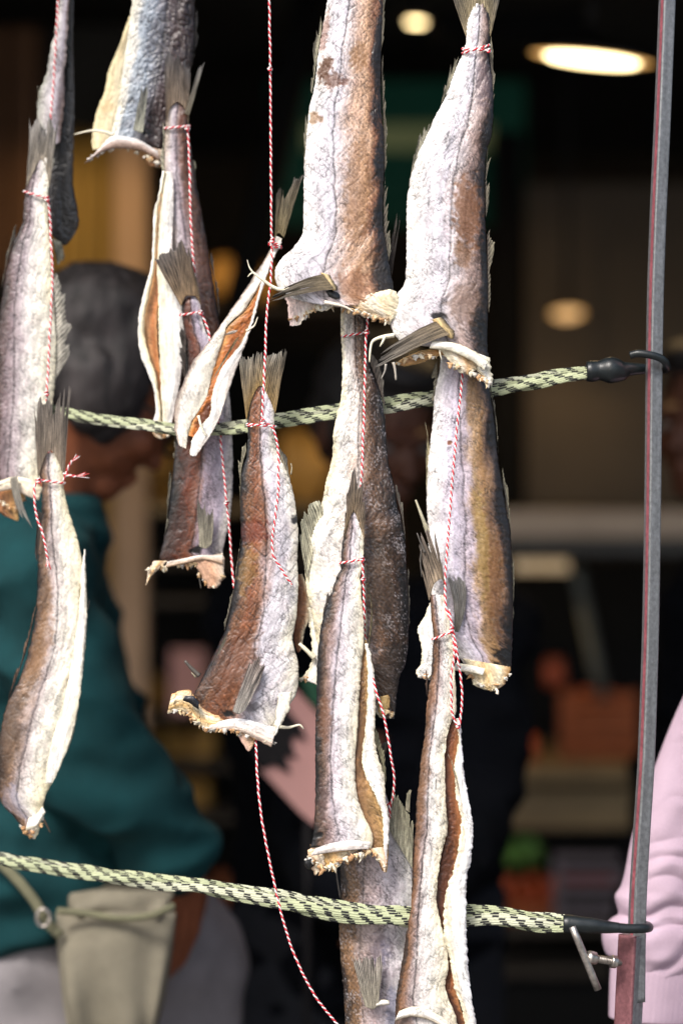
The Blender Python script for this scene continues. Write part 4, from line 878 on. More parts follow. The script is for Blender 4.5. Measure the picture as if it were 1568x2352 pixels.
t = empty('twine', P(1092, 105, 0.0), 'red and white twine round the top right tail and down the lilac fish', 'twine', TG)
twist([[(1095, rail_px(0.02), 0.022), (1095, -40, 0.020), (1095, 80, 0.016)],
       loop(1092, 104, 31, 0.0, 18, -7, 1.0, 12, math.pi), loop(1092, 114, 31, 0.0, 18, 1, 1.1, 0, math.pi), knot(1122, 116, -0.006, 4),
       [(1098, 110, 0.014), (1098, 400, 0.020), (1070, 780, 0.018), (1061, 850, 0.009), (1058, 900, 0.006), (1050, 970, 0.005), (1044, 1040, 0.004), (1038, 1110, 0.003), (1032, 1190, 0.003), (1026, 1270, 0.000), (1021, 1350, -0.006), (1024, 1395, -0.012), (1034, 1425, -0.014), (1040, 1440, -0.014)],
       loop(1015, 1460, 23, -0.005, 12, -9, 1.1, 0, 0.2), knot(1036, 1446, -0.015, 5),
       [(1036, 1446, -0.016), (1044, 1470, -0.016), (1050, 1510, -0.014), (1058, 1560, -0.012), (1061, 1600, -0.011), (1058, 1640, -0.012), (1053, 1668, -0.013), (1046, 1660, -0.013), (1036, 1620, -0.014), (1036, 1560, -0.015), (1043, 1500, -0.016), (1040, 1460, -0.017)],
       [(1030, 1400, -0.013), (1040, 1450, -0.017), (1048, 1490, -0.017), (1053, 1530, -0.015)], knot(1052, 1668, -0.014, 4)], t)

# ------------------------------------------------------------------ elastic cords
LIME, LIME2, YBLK = (0.38, 0.41, 0.255), (0.44, 0.45, 0.33), (0.018, 0.018, 0.02)
def elastic(name, label, path, hook_fn, nb=3, wid=13.0, twist_len=430.0, seed=0):
    p = np.asarray(path, float)
    root = empty(name, P(*p[-1]), label, 'elastic cord', 'pale green and black elastic cords')
    d = np.r_[0, np.cumsum(np.linalg.norm(np.diff(p[:, :2], axis=0), axis=1))]
    n = int(d[-1] / 2.2)
    t = np.linspace(0, d[-1], n)
    q = curve(d, p, t)
    wid0, wk = wid, np.interp(t / d[-1], [0, 0.15, 0.42, 0.6, 0.85, 1], [0.66, 0.68, 0.78, 1.0, 1.0, 0.92])
    for k in range(nb):
        wid = wid0
        ph = 2 * np.pi * t / twist_len + k * 2 * np.pi / nb + 1.1 * pn(t / 140, t * 0 + k, seed)
        amp = wid * (0.40 + 0.12 * pn(t / 110, t * 0 + 3.3 + k, seed + 1)) * np.clip((d[-1] - t) / 90 + 0.45, 0, 1) * wk
        cx, cy = q[:, 0], q[:, 1] + amp * np.cos(ph)
        cd = q[:, 2] - amp * 0.6 * MM * np.sin(ph)
        w = PXYZ(cx, cy, cd)
        ns = 112
        tilt = 0.5 * np.sin(ph) + 0.35 * pn(t / 120, t * 0 + 6 + k, seed + 2)
        tan = np.gradient(w, axis=0); tan /= np.linalg.norm(tan, axis=1)[:, None]
        a = np.cross(tan, [0, -1.0, 0]); a /= np.linalg.norm(a, axis=1)[:, None]
        b = np.cross(a, tan)
        ca, sa = np.cos(tilt)[:, None], np.sin(tilt)[:, None]
        a, b = a * ca + b * sa, b * ca - a * sa
        th = np.arange(ns) * 2 * np.pi / ns
        rib = 1 + 0.07 * np.cos(16 * th)
        A, B = wid * 1.08 * MM, wid * 0.38 * MM
        fuzz = 1 + 0.05 * pn(np.broadcast_to(th * 6, (n, ns)), np.broadcast_to(t[:, None] / 2.5, (n, ns)), seed + 4)
        fuzz = fuzz * wk[:, None]
        V = w[:, None, :] + fuzz[..., None] * (A * (rib * np.cos(th))[None, :, None] * a[:, None, :] + B * (rib * np.sin(th))[None, :, None] * b[:, None, :])
        # dyed yarns: black stitches stepping from rib to rib
        ribi = np.floor((th / (2 * np.pi) * 16 + 0.5)) % 16
        inr = np.abs((th / (2 * np.pi) * 16 + 0.5) % 1.0 - 0.5)
        step = np.array([0, .09, .18, .27, .62, .71, .80, .89, .10, .19, .28, .37, .66, .75, .84, .93])[ribi.astype(int)]
        f = (t[:, None] / 42.0 + step[None, :] + 0.37 * k + 0.13 * pn(t[:, None] / 38, ribi[None, :] * 1.3, seed + 3)) % 1.0
        on = (f < 0.40 + 0.06 * pn(t[:, None] / 50, ribi[None, :] * 2.7, seed + 9)) & (inr < 0.34)[None, :]
        base = np.array(LIME if k % 2 == 0 else LIME2) * (1 + 0.15 * np.cos(16 * th)[None, :, None] + 0.1 * pn(t[:, None] / 3, th[None, :] * 3, seed + 8)[..., None])
        C = np.where(on[..., None], np.array(YBLK), base)
        F = grid_faces(n, ns, close=True).tolist() + [list(range(ns)), [(n - 1) * ns + j for j in range(ns)]]
        mesh_obj('cord', V.reshape(-1, 3), F, M_CORD, root, C.reshape(-1, 3))
    hook_fn(root)
    return root
def hook_part(root, pts, radii, name='hook', sides=14):
    pts = np.asarray(pts, float)
    n = 60
    q = resample(np.c_[pts, radii], n)
    w = PXYZ(q[:, 0], q[:, 1], q[:, 2])
    V, F = tube_pts(w, q[:, 3] * MM, sides)
    return mesh_obj(name, V, F, M_HOOK, root)
def hook_up(root):
    hook_part(root, [(1346, 853, .040), (1356, 853, .040), (1372, 851, .040), (1400, 850, .040), (1425, 851, .041), (1444, 848, .042), (1480, 847, .047)], [23, 25, 23, 31, 25, 16, 12], 'hook_grip')
    hook_part(root, [(1470, 847, .046), (1488, 849, .050), (1506, 852, .051), (1524, 850, .044), (1531, 845, .030), (1528, 834, .017), (1514, 822, .013), (1490, 815, .012), (1465, 812, .013), (1446, 816, .015)], [11, 10, 9, 9, 9, 9, 9, 9, 9, 8.5], 'hook')
def hook_low(root):
    hook_part(root, [(1292, 2122, .004), (1302, 2122, .004), (1330, 2124, .003), (1360, 2126, .003), (1400, 2130, .004), (1420, 2131, .004)], [20, 22, 20, 18, 14, 12], 'hook_grip')
    hook_part(root, [(1410, 2131, .004), (1450, 2133, .005), (1478, 2132, .008), (1489, 2130, .020), (1486, 2126, .036), (1470, 2124, .046), (1450, 2124, .048)], [12, 11, 11, 11, 10, 9, 8], 'hook')
elastic('elastic_cord', 'upper pale green cord with black stitches and an open black hook',
        [(-160, 915, .17), (0, 925, .170), (95, 940, .156), (155, 951, .126), (260, 967, .106), (400, 984, .082), (500, 987, .066), (560, 981, .062), (640, 966, .058), (760, 949, .053), (830, 938, .051), (890, 930, .050), (985, 916, .049), (1060, 905, .049), (1130, 893, .047), (1240, 873, .043), (1352, 855, .040)], hook_up, 3, 13.5, 600, 3)
elastic('elastic_cord', 'lower pale green cord with black stitches, crossing the mottled bottom fish',
        [(-160, 1945, .13), (0, 1973, .12), (160, 1998, .10), (330, 2022, .075), (500, 2042, .048), (640, 2066, .028), (780, 2092, .013), (880, 2104, .010), (940, 2107, .012), (1070, 2103, .016), (1150, 2106, .012), (1230, 2116, .006), (1300, 2122, .004)], hook_low, 3, 17, 700, 8)

# ------------------------------------------------------------------ rack
rack = empty('rack', P(1455, 3600, 0.03), 'grey galvanised square pole rack with a red stripe, T handle clamp screw near its foot', 'rack')
def square_tube(name, secs, yaw, stripe, y, seed=0, corner=0.14):
    """secs = (px, py, side) down the tube; yaw turns it; the stripe colours the left face"""
    secs = np.asarray(secs, float)
    n = 220
    d = secs[:, 1]
    t = np.linspace(d[0], d[-1], n)
    q = curve(d, secs, t)
    prof = []
    for (sx, sy) in ((-1, -1), (1, -1), (1, 1), (-1, 1)):
        a0 = math.atan2(sy, sx)
        for k in (-1, -0.33, 0.33, 1):
            a = a0 + k * math.pi / 4
            prof.append((sx * (0.5 - corner) + corner * math.cos(a), sy * (0.5 - corner) + corner * math.sin(a)))
    # extra points along each face so the stripe has an edge
    P4 = []
    for i in range(len(prof)):
        a, b = np.array(prof[i]), np.array(prof[(i + 1) % len(prof)])
        P4.append(a)
        if np.linalg.norm(b - a) > 0.3:
            for f in (0.08, 0.3, 0.5, 0.7, 0.92): P4.append(a * (1 - f) + b * f)
    P4 = np.array(P4)
    R = np.array([[math.cos(yaw), -math.sin(yaw)], [math.sin(yaw), math.cos(yaw)]])
    G = P4 @ R.T
    k = len(G)
    ctr = PXYZ(q[:, 0], q[:, 1], y)
    V = np.zeros((n, k, 3))
    V[..., 0] = ctr[:, 0][:, None] + q[:, 2][:, None] * MM * G[None, :, 0]
    V[..., 1] = ctr[:, 1][:, None] + q[:, 2][:, None] * MM * G[None, :, 1]
    V[..., 2] = ctr[:, 2][:, None]
    C = np.zeros((n, k, 3)) + np.array((0.20, 0.205, 0.21))
    s_ = np.arange(k)[None, :] * 3.0
    C *= (1 + 0.22 * pn(np.broadcast_to(s_ / 2.0, (n, k)), np.broadcast_to(t[:, None] / 160, (n, k)), seed) + 0.12 * pn(np.broadcast_to(s_ / 2.0, (n, k)), np.broadcast_to(t[:, None] / 12, (n, k)), seed + 1))[..., None]
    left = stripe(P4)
    red = np.array((0.50, 0.14, 0.17) if name == 'upright' else (0.24, 0.10, 0.11)) * (1 + 0.25 * pn(t / 40, t * 0, seed + 4))[:, None, None]  # lower sleeve's red reflection is put into the colour
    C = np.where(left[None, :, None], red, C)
    F = grid_faces(n, k, close=True).tolist() + [list(range(k)), [(n - 1) * k + j for j in range(k)]]
    return mesh_obj(name, V.reshape(-1, 3), F, M_POLE, rack, np.clip(C, 0.01, 0.8).reshape(-1, 3))
rp = rail_px(0.03)
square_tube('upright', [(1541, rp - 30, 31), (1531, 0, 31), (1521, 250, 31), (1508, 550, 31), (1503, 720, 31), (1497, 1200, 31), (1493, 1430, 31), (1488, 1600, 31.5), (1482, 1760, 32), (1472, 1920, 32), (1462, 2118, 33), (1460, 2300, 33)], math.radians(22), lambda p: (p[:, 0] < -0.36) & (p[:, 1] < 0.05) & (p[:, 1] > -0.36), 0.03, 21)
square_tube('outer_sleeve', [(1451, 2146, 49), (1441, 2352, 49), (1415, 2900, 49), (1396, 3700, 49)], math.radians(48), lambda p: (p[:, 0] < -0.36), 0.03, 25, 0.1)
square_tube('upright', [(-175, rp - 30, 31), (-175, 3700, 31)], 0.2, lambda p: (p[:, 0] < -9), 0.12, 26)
def bar(name, a, b, r, mat, parent, sides=12, C=None):
    V, F = tube_pts(np.array([np.array(a) * (1 - f) + np.array(b) * f for f in np.linspace(0, 1, 6)]), r, sides)
    return mesh_obj(name, V, F, mat, parent, None if C is None else np.tile(np.array(C), (len(V), 1)))
za = RAIL_F + 0.006
for yy in (0.012, 0.155):
    bar('rail', (-0.60, yy, za), (0.60, yy, za), 0.008, M_POLE, rack, 12, (0.4, 0.41, 0.42))
for xx in (-0.42, 0.335):
    bar('cross_bar', (xx, -0.01, za + 0.016), (xx, 0.18, za + 0.016), 0.008, M_POLE, rack, 12, (0.4, 0.41, 0.42))
cs = bar('clamp_screw', P(1352, 2199, 0.002), P(1424, 2212, 0.014), 8.2 * MM, M_STEEL, rack)
bar('handle', P(1313, 2128, -0.004), P(1372, 2273, 0.0), 8.6 * MM, M_STEEL, cs)
Vt, Ft = [], []
for k in range(12):                              # thread turns, as raised rings
    c0 = P(1366 + k * 3.6, 2201.5 + k * 0.62, 0.004 + k * 0.0005); c1 = P(1367.6 + k * 3.6, 2201.8 + k * 0.62, 0.0043 + k * 0.0005)
    V, F = tube_pts(np.array([c0, (c0 + c1) / 2, c1]), np.array([8.2, 9.6, 8.2]) * MM, 12)
    Ft += [[i + k * 36 for i in f] for f in F]; Vt.append(V)
mesh_obj('thread', np.vstack(Vt), Ft, M_STEEL, cs)
bar('hex_nut', P(1348, 2198, 0.0), P(1364, 2202, 0.006), 16 * MM, M_STEEL, cs, 6)
bar('hex_nut', P(1402, 2208, 0.010), P(1414, 2210, 0.012), 15 * MM, M_STEEL, cs, 6)
# ------------------------------------------------------------------ people
M_FACE = plain_mat('skin', (0.22, 0.07, 0.03), rough=0.5, spec=0.4, var=0.15, vscale=60)
M_FACE2 = plain_mat('shaded_skin', (0.08, 0.028, 0.014), rough=0.5, spec=0.4, var=0.15, vscale=60)  # skin colour darkened for faces standing in the dark stall
M_HAIR = plain_mat('grey_brown_hair', (0.020, 0.016, 0.016), rough=0.6, var=0.9, vscale=70, bump=0.6, bscale=700, stretch=(1, 1, 0.15))
M_HAIRD = plain_mat('dark_hair', (0.012, 0.010, 0.010), rough=0.6, var=0.4, vscale=80, bump=0.5)
M_TEAL = plain_mat('teal_cotton', (0.004, 0.034, 0.038), rough=0.9, spec=0.2, var=0.25, vscale=14, bump=0.3, bscale=600)
M_BLACK = plain_mat('black_cotton', (0.0015, 0.002, 0.0035), rough=1.0, spec=0.1, var=0.3, vscale=20)
M_KHAKI = plain_mat('khaki_canvas', (0.19, 0.17, 0.125), rough=0.9, spec=0.2, var=0.15, vscale=25, bump=0.3, bscale=500)
M_KHAKI2 = plain_mat('khaki_trim', (0.15, 0.145, 0.09), rough=0.9, spec=0.2, var=0.2, vscale=40)
M_GREYP = plain_mat('grey_trousers', (0.19, 0.175, 0.18), rough=0.9, spec=0.2, var=0.15, vscale=20)
M_PINK = plain_mat('pink_sweat_fabric', (0.44, 0.325, 0.395), rough=0.95, spec=0.15, var=0.07, vscale=30, bump=0.35, bscale=1500, bdist=0.0008)
M_DENIM = plain_mat('dark_denim', (0.004, 0.005, 0.009), rough=0.9, var=0.3)
M_EYE = plain_mat('eye', (0.12, 0.10, 0.09), rough=0.2, var=0.1)
M_FRAME = plain_mat('spectacle_frame', (0.01, 0.009, 0.009), rough=0.3, var=0.1)
M_SHOE = plain_mat('shoe', (0.02, 0.02, 0.02), rough=0.6)

_sp = None
def sphere_tmpl():
    global _sp
    if _sp is None:
        bm = bmesh.new(); bmesh.ops.create_icosphere(bm, subdivisions=2, radius=1)
        _sp = (np.array([v.co[:] for v in bm.verts]), [[v.index for v in f.verts] for f in bm.faces]); bm.free()
    return _sp
def solid(name, prims, voxel, mat, parent, smooth=3, fold=0.0, fscale=9.0, seed=0, aniso=(1, 1, 1)):
    """one continuous surface grown over capsules ('c', a, ra, b, rb) and ellipsoids ('e', centre, radii, matrix)"""
    T, TF = sphere_tmpl()
    Vs, Fs, off = [], [], 0
    def add(V):
        nonlocal off
        Vs.append(V); Fs.extend([[i + off for i in f] for f in TF]); off += len(V)
    for p in prims:
        if p[0] == 'c':
            a, ra, b, rb = np.array(p[1], float), p[2], np.array(p[3], float), p[4]
            k = int(max(2, np.linalg.norm(b - a) / (0.35 * min(ra, rb)) + 1))
            for f in np.linspace(0, 1, k):
                add(T * (ra * (1 - f) + rb * f) + a * (1 - f) + b * f)
        else:
            R = np.array(p[3]) if len(p) > 3 and p[3] is not None else np.eye(3)
            add((T * np.array(p[2])) @ R.T + np.array(p[1], float))
    base = np.array(wloc(parent))
    me = bpy.data.meshes.new(name + '_raw')
    me.from_pydata((np.vstack(Vs) - base).tolist(), [], Fs)
    o = bpy.data.objects.new(name, me); col.objects.link(o)
    md = o.modifiers.new('r', 'REMESH'); md.mode = 'VOXEL'; md.voxel_size = voxel
    if smooth:
        ms = o.modifiers.new('s', 'SMOOTH'); ms.factor = 0.6; ms.iterations = smooth * 2
    bpy.context.view_layer.update()
    dg = bpy.context.evaluated_depsgraph_get()
    nm = bpy.data.meshes.new_from_object(o.evaluated_get(dg))
    nm.name = name
    o.modifiers.clear(); o.data = nm; bpy.data.meshes.remove(me)
    nm.materials.clear(); nm.materials.append(mat)
    if fold:
        n = len(nm.vertices)
        co = np.empty(n * 3); nm.vertices.foreach_get('co', co); co = co.reshape(-1, 3)
        no = np.array([v.normal[:] for v in nm.vertices])
        A = np.array(aniso) * fscale
        h = np.array([mnoise.noise(Vector(c * A) + Vector((seed, 0, 0))) + 0.5 * mnoise.noise(Vector(c * A * 2.3) + Vector((seed, 5, 0))) for c in co])
        h = 1 - np.abs(h) * 2.2
        co = co + no * (h * fold)[:, None]
        nm.vertices.foreach_set('co', co.ravel())
    nm.polygons.foreach_set('use_smooth', [True] * len(nm.polygons))
    nm.update()
    if parent is not None: o.parent = parent
    return o
def V3(*a): return np.array(a, float)
def frame(f, u):
    """columns: forward, left, up"""
    f = np.array(f, float); f /= np.linalg.norm(f)
    l = np.cross(u, f); l /= np.linalg.norm(l)
    return np.stack([f, l, np.cross(f, l)], 1)
def head_prims(c, R, k=1.0):
    W = lambda x, y, z: c + R @ (V3(x, y, z) * k)
    E = lambda p, r: ('e', W(*p), V3(*r) * k, R)
    return [E((-0.012, 0, 0.035), (0.098, 0.076, 0.088)), E((0.030, 0, -0.025), (0.066, 0.062, 0.082)), E((0.058, 0, -0.088), (0.032, 0.036, 0.026)),
            E((0.094, 0, -0.022), (0.018, 0.013, 0.026)), E((0.106, 0, -0.034), (0.013, 0.012, 0.011)), E((0.080, 0, 0.016), (0.020, 0.052, 0.012)),
            E((0.090, 0, -0.062), (0.010, 0.024, 0.007)), E((0.088, 0, -0.072), (0.010, 0.022, 0.008)),
            E((0.056, 0.042, -0.030), (0.026, 0.022, 0.022)), E((0.056, -0.042, -0.030), (0.026, 0.022, 0.022)),
            E((-0.012, 0.078, -0.012), (0.018, 0.009, 0.032)), E((-0.012, -0.078, -0.012), (0.018, 0.009, 0.032))]
def hand_prims(wr, d, n, side=1.0, k=1.0, curl=0.5):
    """palm and five fingers from the wrist along d; n = back of the hand, thumb on +side"""
    d = np.array(d, float) / np.linalg.norm(d); n = np.array(n, float); n = n - d * (n @ d); n /= np.linalg.norm(n)
    s = np.cross(d, n) * side
    pr = [('c', wr, 0.027 * k, wr + d * 0.02 * k, 0.026 * k)]
    for i, off in enumerate((0.030, 0.010, -0.010, -0.028)):
        L = (0.040, 0.046, 0.043, 0.033)[i] * k
        a = wr + d * 0.022 * k + s * off * 0.75 * k
        b = wr + d * (0.088, 0.092, 0.088, 0.080)[i] * k + s * off * k
        pr.append(('c', a, 0.0155 * k, b, 0.0115 * k))
        d1 = d * math.cos(curl) - n * math.sin(curl); c = b + d1 * L
        d2 = d * math.cos(2.1 * curl) - n * math.sin(2.1 * curl); e = c + d2 * L * 0.62
        d3 = d * math.cos(2.9 * curl) - n * math.sin(2.9 * curl); g = e + d3 * L * 0.48
        pr += [('c', b, 0.0105 * k, c, 0.0090 * k), ('c', c, 0.0090 * k, e, 0.0082 * k), ('c', e, 0.0082 * k, g, 0.0068 * k)]
    a = wr + d * 0.025 * k + s * 0.024 * k
    b = wr + d * 0.058 * k + s * 0.052 * k - n * 0.012 * k
    c = b + (d * 0.75 + s * 0.35 - n * 0.35) * 0.036 * k
    e = c + (d * 0.9 - n * 0.35) * 0.026 * k
    pr += [('c', a, 0.017 * k, b, 0.0125 * k), ('c', b, 0.0125 * k, c, 0.0105 * k), ('c', c, 0.0105 * k, e, 0.0085 * k)]
    return pr
def person(label, loc, yaw, H=1.75, over=None, skin=None, shirt=None, trousers=None, hair=None, headdir=None, headup=(0, 0, 1), hairkind='short',
           sleeve=1.0, spectacles=False, lean=0.0, hand_n=None, voxel=0.008, skip_sleeve=(), kid=1.0, group=None, curl=0.45, hand_d=None):
    root = empty('person', loc, label, 'person', group)
    k = H / 1.75
    R = np.array(Matrix.Rotation(yaw, 3, 'Z'))
    def W(x, y, z):
        z *= k
        return np.array(loc) + R @ V3(x * k + lean * max(z - 0.95, 0), y * k, z)
    J = dict(pelvis=W(0, 0, 0.95), waist=W(0.01, 0, 1.10), chest=W(0.0, 0, 1.30), neck=W(-0.01, 0, 1.47), head=W(0.03, 0, 1.63),
             shL=W(0, 0.175, 1.42), shR=W(0, -0.175, 1.42), elL=W(-0.02, 0.25, 1.12), elR=W(-0.02, -0.25, 1.12), wrL=W(0.06, 0.24, 0.88), wrR=W(0.06, -0.24, 0.88),
             hipL=W(0, 0.09, 0.93), hipR=W(0, -0.09, 0.93), knL=W(0.02, 0.10, 0.50), knR=W(0.02, -0.10, 0.50), anL=W(-0.02, 0.10, 0.085), anR=W(-0.02, -0.10, 0.085))
    if over:
        for a, b in over.items(): J[a] = np.array(b, float)
    fw = R @ V3(1, 0, 0); lf = R @ V3(0, 1, 0)
    hd = np.array(headdir, float) if headdir is not None else fw
    HR = frame(hd, V3(*headup))
    hp = head_prims(J['head'], HR, k)
    body = list(hp) + [('c', J['neck'], 0.056 * k, J['head'] - HR @ V3(0.015, 0, 0.05) * k, 0.054 * k),
            ('c', J['neck'] - V3(0, 0, .03), 0.06 * k, J['chest'], 0.10 * k), ('c', J['chest'], 0.10 * k, J['pelvis'], 0.11 * k)]
    for s, sg in (('L', 1), ('R', -1)):
        body += [('c', J['sh' + s], 0.048 * k, J['el' + s], 0.037 * k), ('c', J['el' + s], 0.037 * k, J['wr' + s], 0.026 * k), ('c', J['chest'], 0.07 * k, J['sh' + s], 0.048 * k)]
        d = (hand_d or {}).get(s, J['wr' + s] - J['el' + s])
        nrm = (hand_n or {}).get(s, lf * sg)
        body += hand_prims(J['wr' + s], d, nrm, sg, k, curl)
        body += [('c', J['hip' + s], 0.085 * k, J['kn' + s], 0.052 * k), ('c', J['kn' + s], 0.052 * k, J['an' + s], 0.036 * k)]
    solid('body', body, 0.0055, skin, root, 1)
    tor = []
    for a in (-0.095, -0.04, 0.04, 0.095):
        tor += [('c', J['chest'] + lf * a * k + V3(0, 0, .06) * k, 0.092 * k, J['waist'] + lf * a * 0.9 * k, 0.098 * k), ('c', J['waist'] + lf * a * 0.9 * k, 0.098 * k, J['pelvis'] + lf * a * 0.95 * k - V3(0, 0, 0.02), 0.105 * k)]
    tor += [('c', J['neck'] - V3(0, 0, 0.035) * k, 0.072 * k, J['chest'], 0.11 * k)]
    for s in ('L', 'R'):
        tor += [('c', J['neck'] - V3(0, 0, 0.045) * k, 0.058 * k, J['sh' + s], 0.062 * k), ('c', J['sh' + s], 0.066 * k, J['el' + s], 0.056 * k * kid)]
        if s not in skip_sleeve:
            e = J['el' + s] * (1 - sleeve) + J['wr' + s] * sleeve
            tor += [('c', J['el' + s], 0.056 * k * kid, e, 0.044 * k * kid)]
    solid('shirt', tor, voxel, shirt, root, 2, fold=0.015, fscale=7.0, seed=int(abs(loc[0]) * 100) % 50, aniso=(0.8, 0.8, 1.35))
    leg = []
    for s in ('L', 'R'):
        leg += [('c', J['hip' + s] + V3(0, 0, 0.06), 0.115 * k, J['hip' + s], 0.11 * k), ('c', J['hip' + s], 0.108 * k, J['kn' + s], 0.078 * k), ('c', J['kn' + s], 0.078 * k, J['an' + s] + V3(0, 0, 0.02), 0.066 * k)]
    solid('trousers', leg, 0.012, trousers, root, 2, fold=0.006, fscale=6.0)
    for s in ('L', 'R'):
        a = J['an' + s]
        solid('shoe', [('c', a - V3(0, 0, 0.035) * k, 0.045 * k, a + fw * 0.14 * k - V3(0, 0, 0.045) * k, 0.036 * k), ('c', a, 0.046 * k, a - V3(0, 0, 0.03), 0.045 * k)], 0.008, M_SHOE, root, 2)
    Wh = lambda x, y, z: J['head'] + HR @ (V3(x, y, z) * k)
    hairp = [('e', Wh(-0.022, 0, 0.052), V3(0.100, 0.082, 0.086) * k, HR), ('e', Wh(-0.055, 0, 0.0), V3(0.066, 0.074, 0.080) * k, HR), ('e', Wh(0.035, 0, 0.098), V3(0.055, 0.062, 0.028) * k, HR)]
    if hairkind == 'long':
        hairp += [('c', Wh(-0.06, 0.04, -0.05), 0.055 * k, Wh(-0.06, 0.04, -0.2), 0.035 * k), ('c', Wh(-0.06, -0.04, -0.05), 0.055 * k, Wh(-0.06, -0.04, -0.2), 0.035 * k)]
    else:
        hairp += [('e', Wh(0.004, 0.070, 0.012), V3(0.022, 0.013, 0.04) * k, HR), ('e', Wh(0.004, -0.070, 0.012), V3(0.022, 0.013, 0.04) * k, HR)]
    if hairkind == 'full':
        hairp += [('e', Wh(-0.014, s_ * 0.072, -0.006), V3(0.050, 0.024, 0.058) * k, HR) for s_ in (1, -1)] + [('e', Wh(0.012, s_ * 0.068, -0.03), V3(0.016, 0.012, 0.035) * k, HR) for s_ in (1, -1)]
    solid('hair', hairp, 0.007, hair, root, 1, fold=0.004, fscale=40, aniso=(1, 1, 0.4))
    for sg in (1, -1):
        solid('eye', [('e', Wh(0.079, sg * 0.031, -0.003), V3(0.011, 0.013, 0.009) * k, HR)], 0.003, M_EYE, root, 0)
    if spectacles:
        V, F, off = [], [], 0
        for sg in (1, -1):
            ring = [Wh(0.102, sg * 0.034 + 0.024 * math.cos(a), -0.004 + 0.018 * math.sin(a)) for a in np.linspace(0, 2 * math.pi, 25)]
            for path in (ring, [Wh(0.100, sg * 0.058, 0.002), Wh(0.05, sg * 0.078, 0.004), Wh(-0.015, sg * 0.080, 0.002)]):
                v, f = tube_pts(np.array(path), 0.0024, 6)
                V.append(v); F += [[i + off for i in q] for q in f]; off += len(v)
        v, f = tube_pts(np.array([Wh(0.102, 0.012, 0.0), Wh(0.106, 0, 0.003), Wh(0.102, -0.012, 0.0)]), 0.0024, 6)
        V.append(v); F += [[i + off for i in q] for q in f]
        mesh_obj('spectacles', np.vstack(V), F, M_FRAME, root)
    return root, J

# teal-shirted man, in profile at the left
Y1 = 0.58
man, J1 = person('man in a teal shirt behind the left fish with a khaki pouch at his waist', tuple(V3(*P(60, 1176, Y1)) * V3(1, 1, 0)), 0.0, 1.86,
    over=dict(head=V3(*P(225, 890, Y1)), neck=V3(*P(95, 1165, Y1)), chest=V3(*P(15, 1450, Y1)), waist=V3(*P(45, 1780, Y1)), pelvis=V3(*P(90, 1935, Y1)),
              shR=V3(*P(80, 1345, Y1 - 0.17)), elR=V3(*P(185, 1715, Y1 - 0.20)), wrR=V3(*P(412, 1965, Y1 - 0.13)),
              shL=V3(*P(110, 1330, Y1 + 0.17)), elL=V3(*P(260, 1800, Y1 + 0.2)), wrL=V3(*P(300, 2060, Y1 + 0.1)), hipR=V3(*P(70, 2330, Y1 - 0.06)), hipL=V3(*P(350, 2330, Y1 + 0.05)), knR=V3(*P(90, 2950, Y1 - 0.06)), knL=V3(*P(390, 2900, Y1 + 0.02)), anR=V3(*P(60, 3640, Y1 - 0.09))*V3(1,1,0)+V3(0,0,.085), anL=V3(*P(360, 3640, Y1 + 0.02))*V3(1,1,0)+V3(0,0,.085)),
    skin=M_FACE, shirt=M_TEAL, trousers=M_GREYP, hair=M_HAIR, headdir=(0.74, 0.42, -0.53), headup=(0.3, 0, 1), spectacles=True, hairkind='full', sleeve=0.95, kid=1.06, curl=0.35, hand_d=dict(R=V3(-0.08, 0.1, -1)),
    hand_n=dict(R=V3(0.8, -0.6, 0), L=V3(0.5, 0.8, 0)))
# the pouch
def bag(px0, px1, py0, py1, y, dep, mat, name, parent, sag=0.55):
    n, k = 26, 40
    V = []
    for i in range(n):
        t = i / (n - 1)
        w = (1 - 0.10 * t - 0.28 * t * t)
        cx = (px0 + px1) / 2 - 6 * t
        py = py0 + (py1 - py0) * t
        for j in range(k):
            a = 2 * math.pi * j / k
            ca, sa = math.cos(a), math.sin(a)
            ca = math.copysign(abs(ca) ** 0.7, ca); sa = math.copysign(abs(sa) ** 0.8, sa)
            rx = (px1 - px0) / 2 * w
            fold = 0.006 * math.sin(7 * a + 2.5 * t) * min(t * 1.6, 1) + 0.006 * math.sin(3 * a - 5 * t)
            V.append(PXYZ(np.array(cx + rx * ca), np.array(py + 14 * (1 - t) * abs(ca)), y) + V3(0, -(dep * (0.35 + 0.65 * math.sin(math.pi * min(t * 0.8 + 0.1, 1)))) * sa + fold, 0))
    F = grid_faces(n, k, close=True).tolist() + [list(range(k)), [(n - 1) * k + j for j in range(k)]]
    return mesh_obj(name, np.array(V), F, mat, parent)
pouch = bag(128, 405, 2082, 2420, Y1 - 0.20, 0.045, M_KHAKI, 'waist_pouch', man)
b2 = bag(150, 400, 2036, 2130, Y1 - 0.19, 0.040, M_KHAKI, 'pouch_flap', pouch)
q = resample(np.array([(132, 2092), (200, 2098), (280, 2110), (340, 2104), (402, 2080)], float), 20)
V, F = tube_pts(PXYZ(q[:, 0], q[:, 1], Y1 - 0.245), 0.004, 8)
mesh_obj('pouch_rim', V, F, M_KHAKI2, pouch)
q = resample(np.array([(-60, 1930), (30, 2010), (80, 2070), (110, 2120), (140, 2150)], float), 20)
V, F = tube_pts(PXYZ(q[:, 0], q[:, 1], Y1 - 0.235), 0.006, 8, 0.5)
mesh_obj('strap', V, F, M_KHAKI2, pouch)
ring = np.array([(100 + 15 * math.cos(a), 2108 + 20 * math.sin(a)) for a in np.linspace(0, 2 * math.pi, 24)])
V, F = tube_pts(PXYZ(ring[:, 0], ring[:, 1], Y1 - 0.245), 0.002, 8)
mesh_obj('buckle', V, F, M_STEEL, pouch)

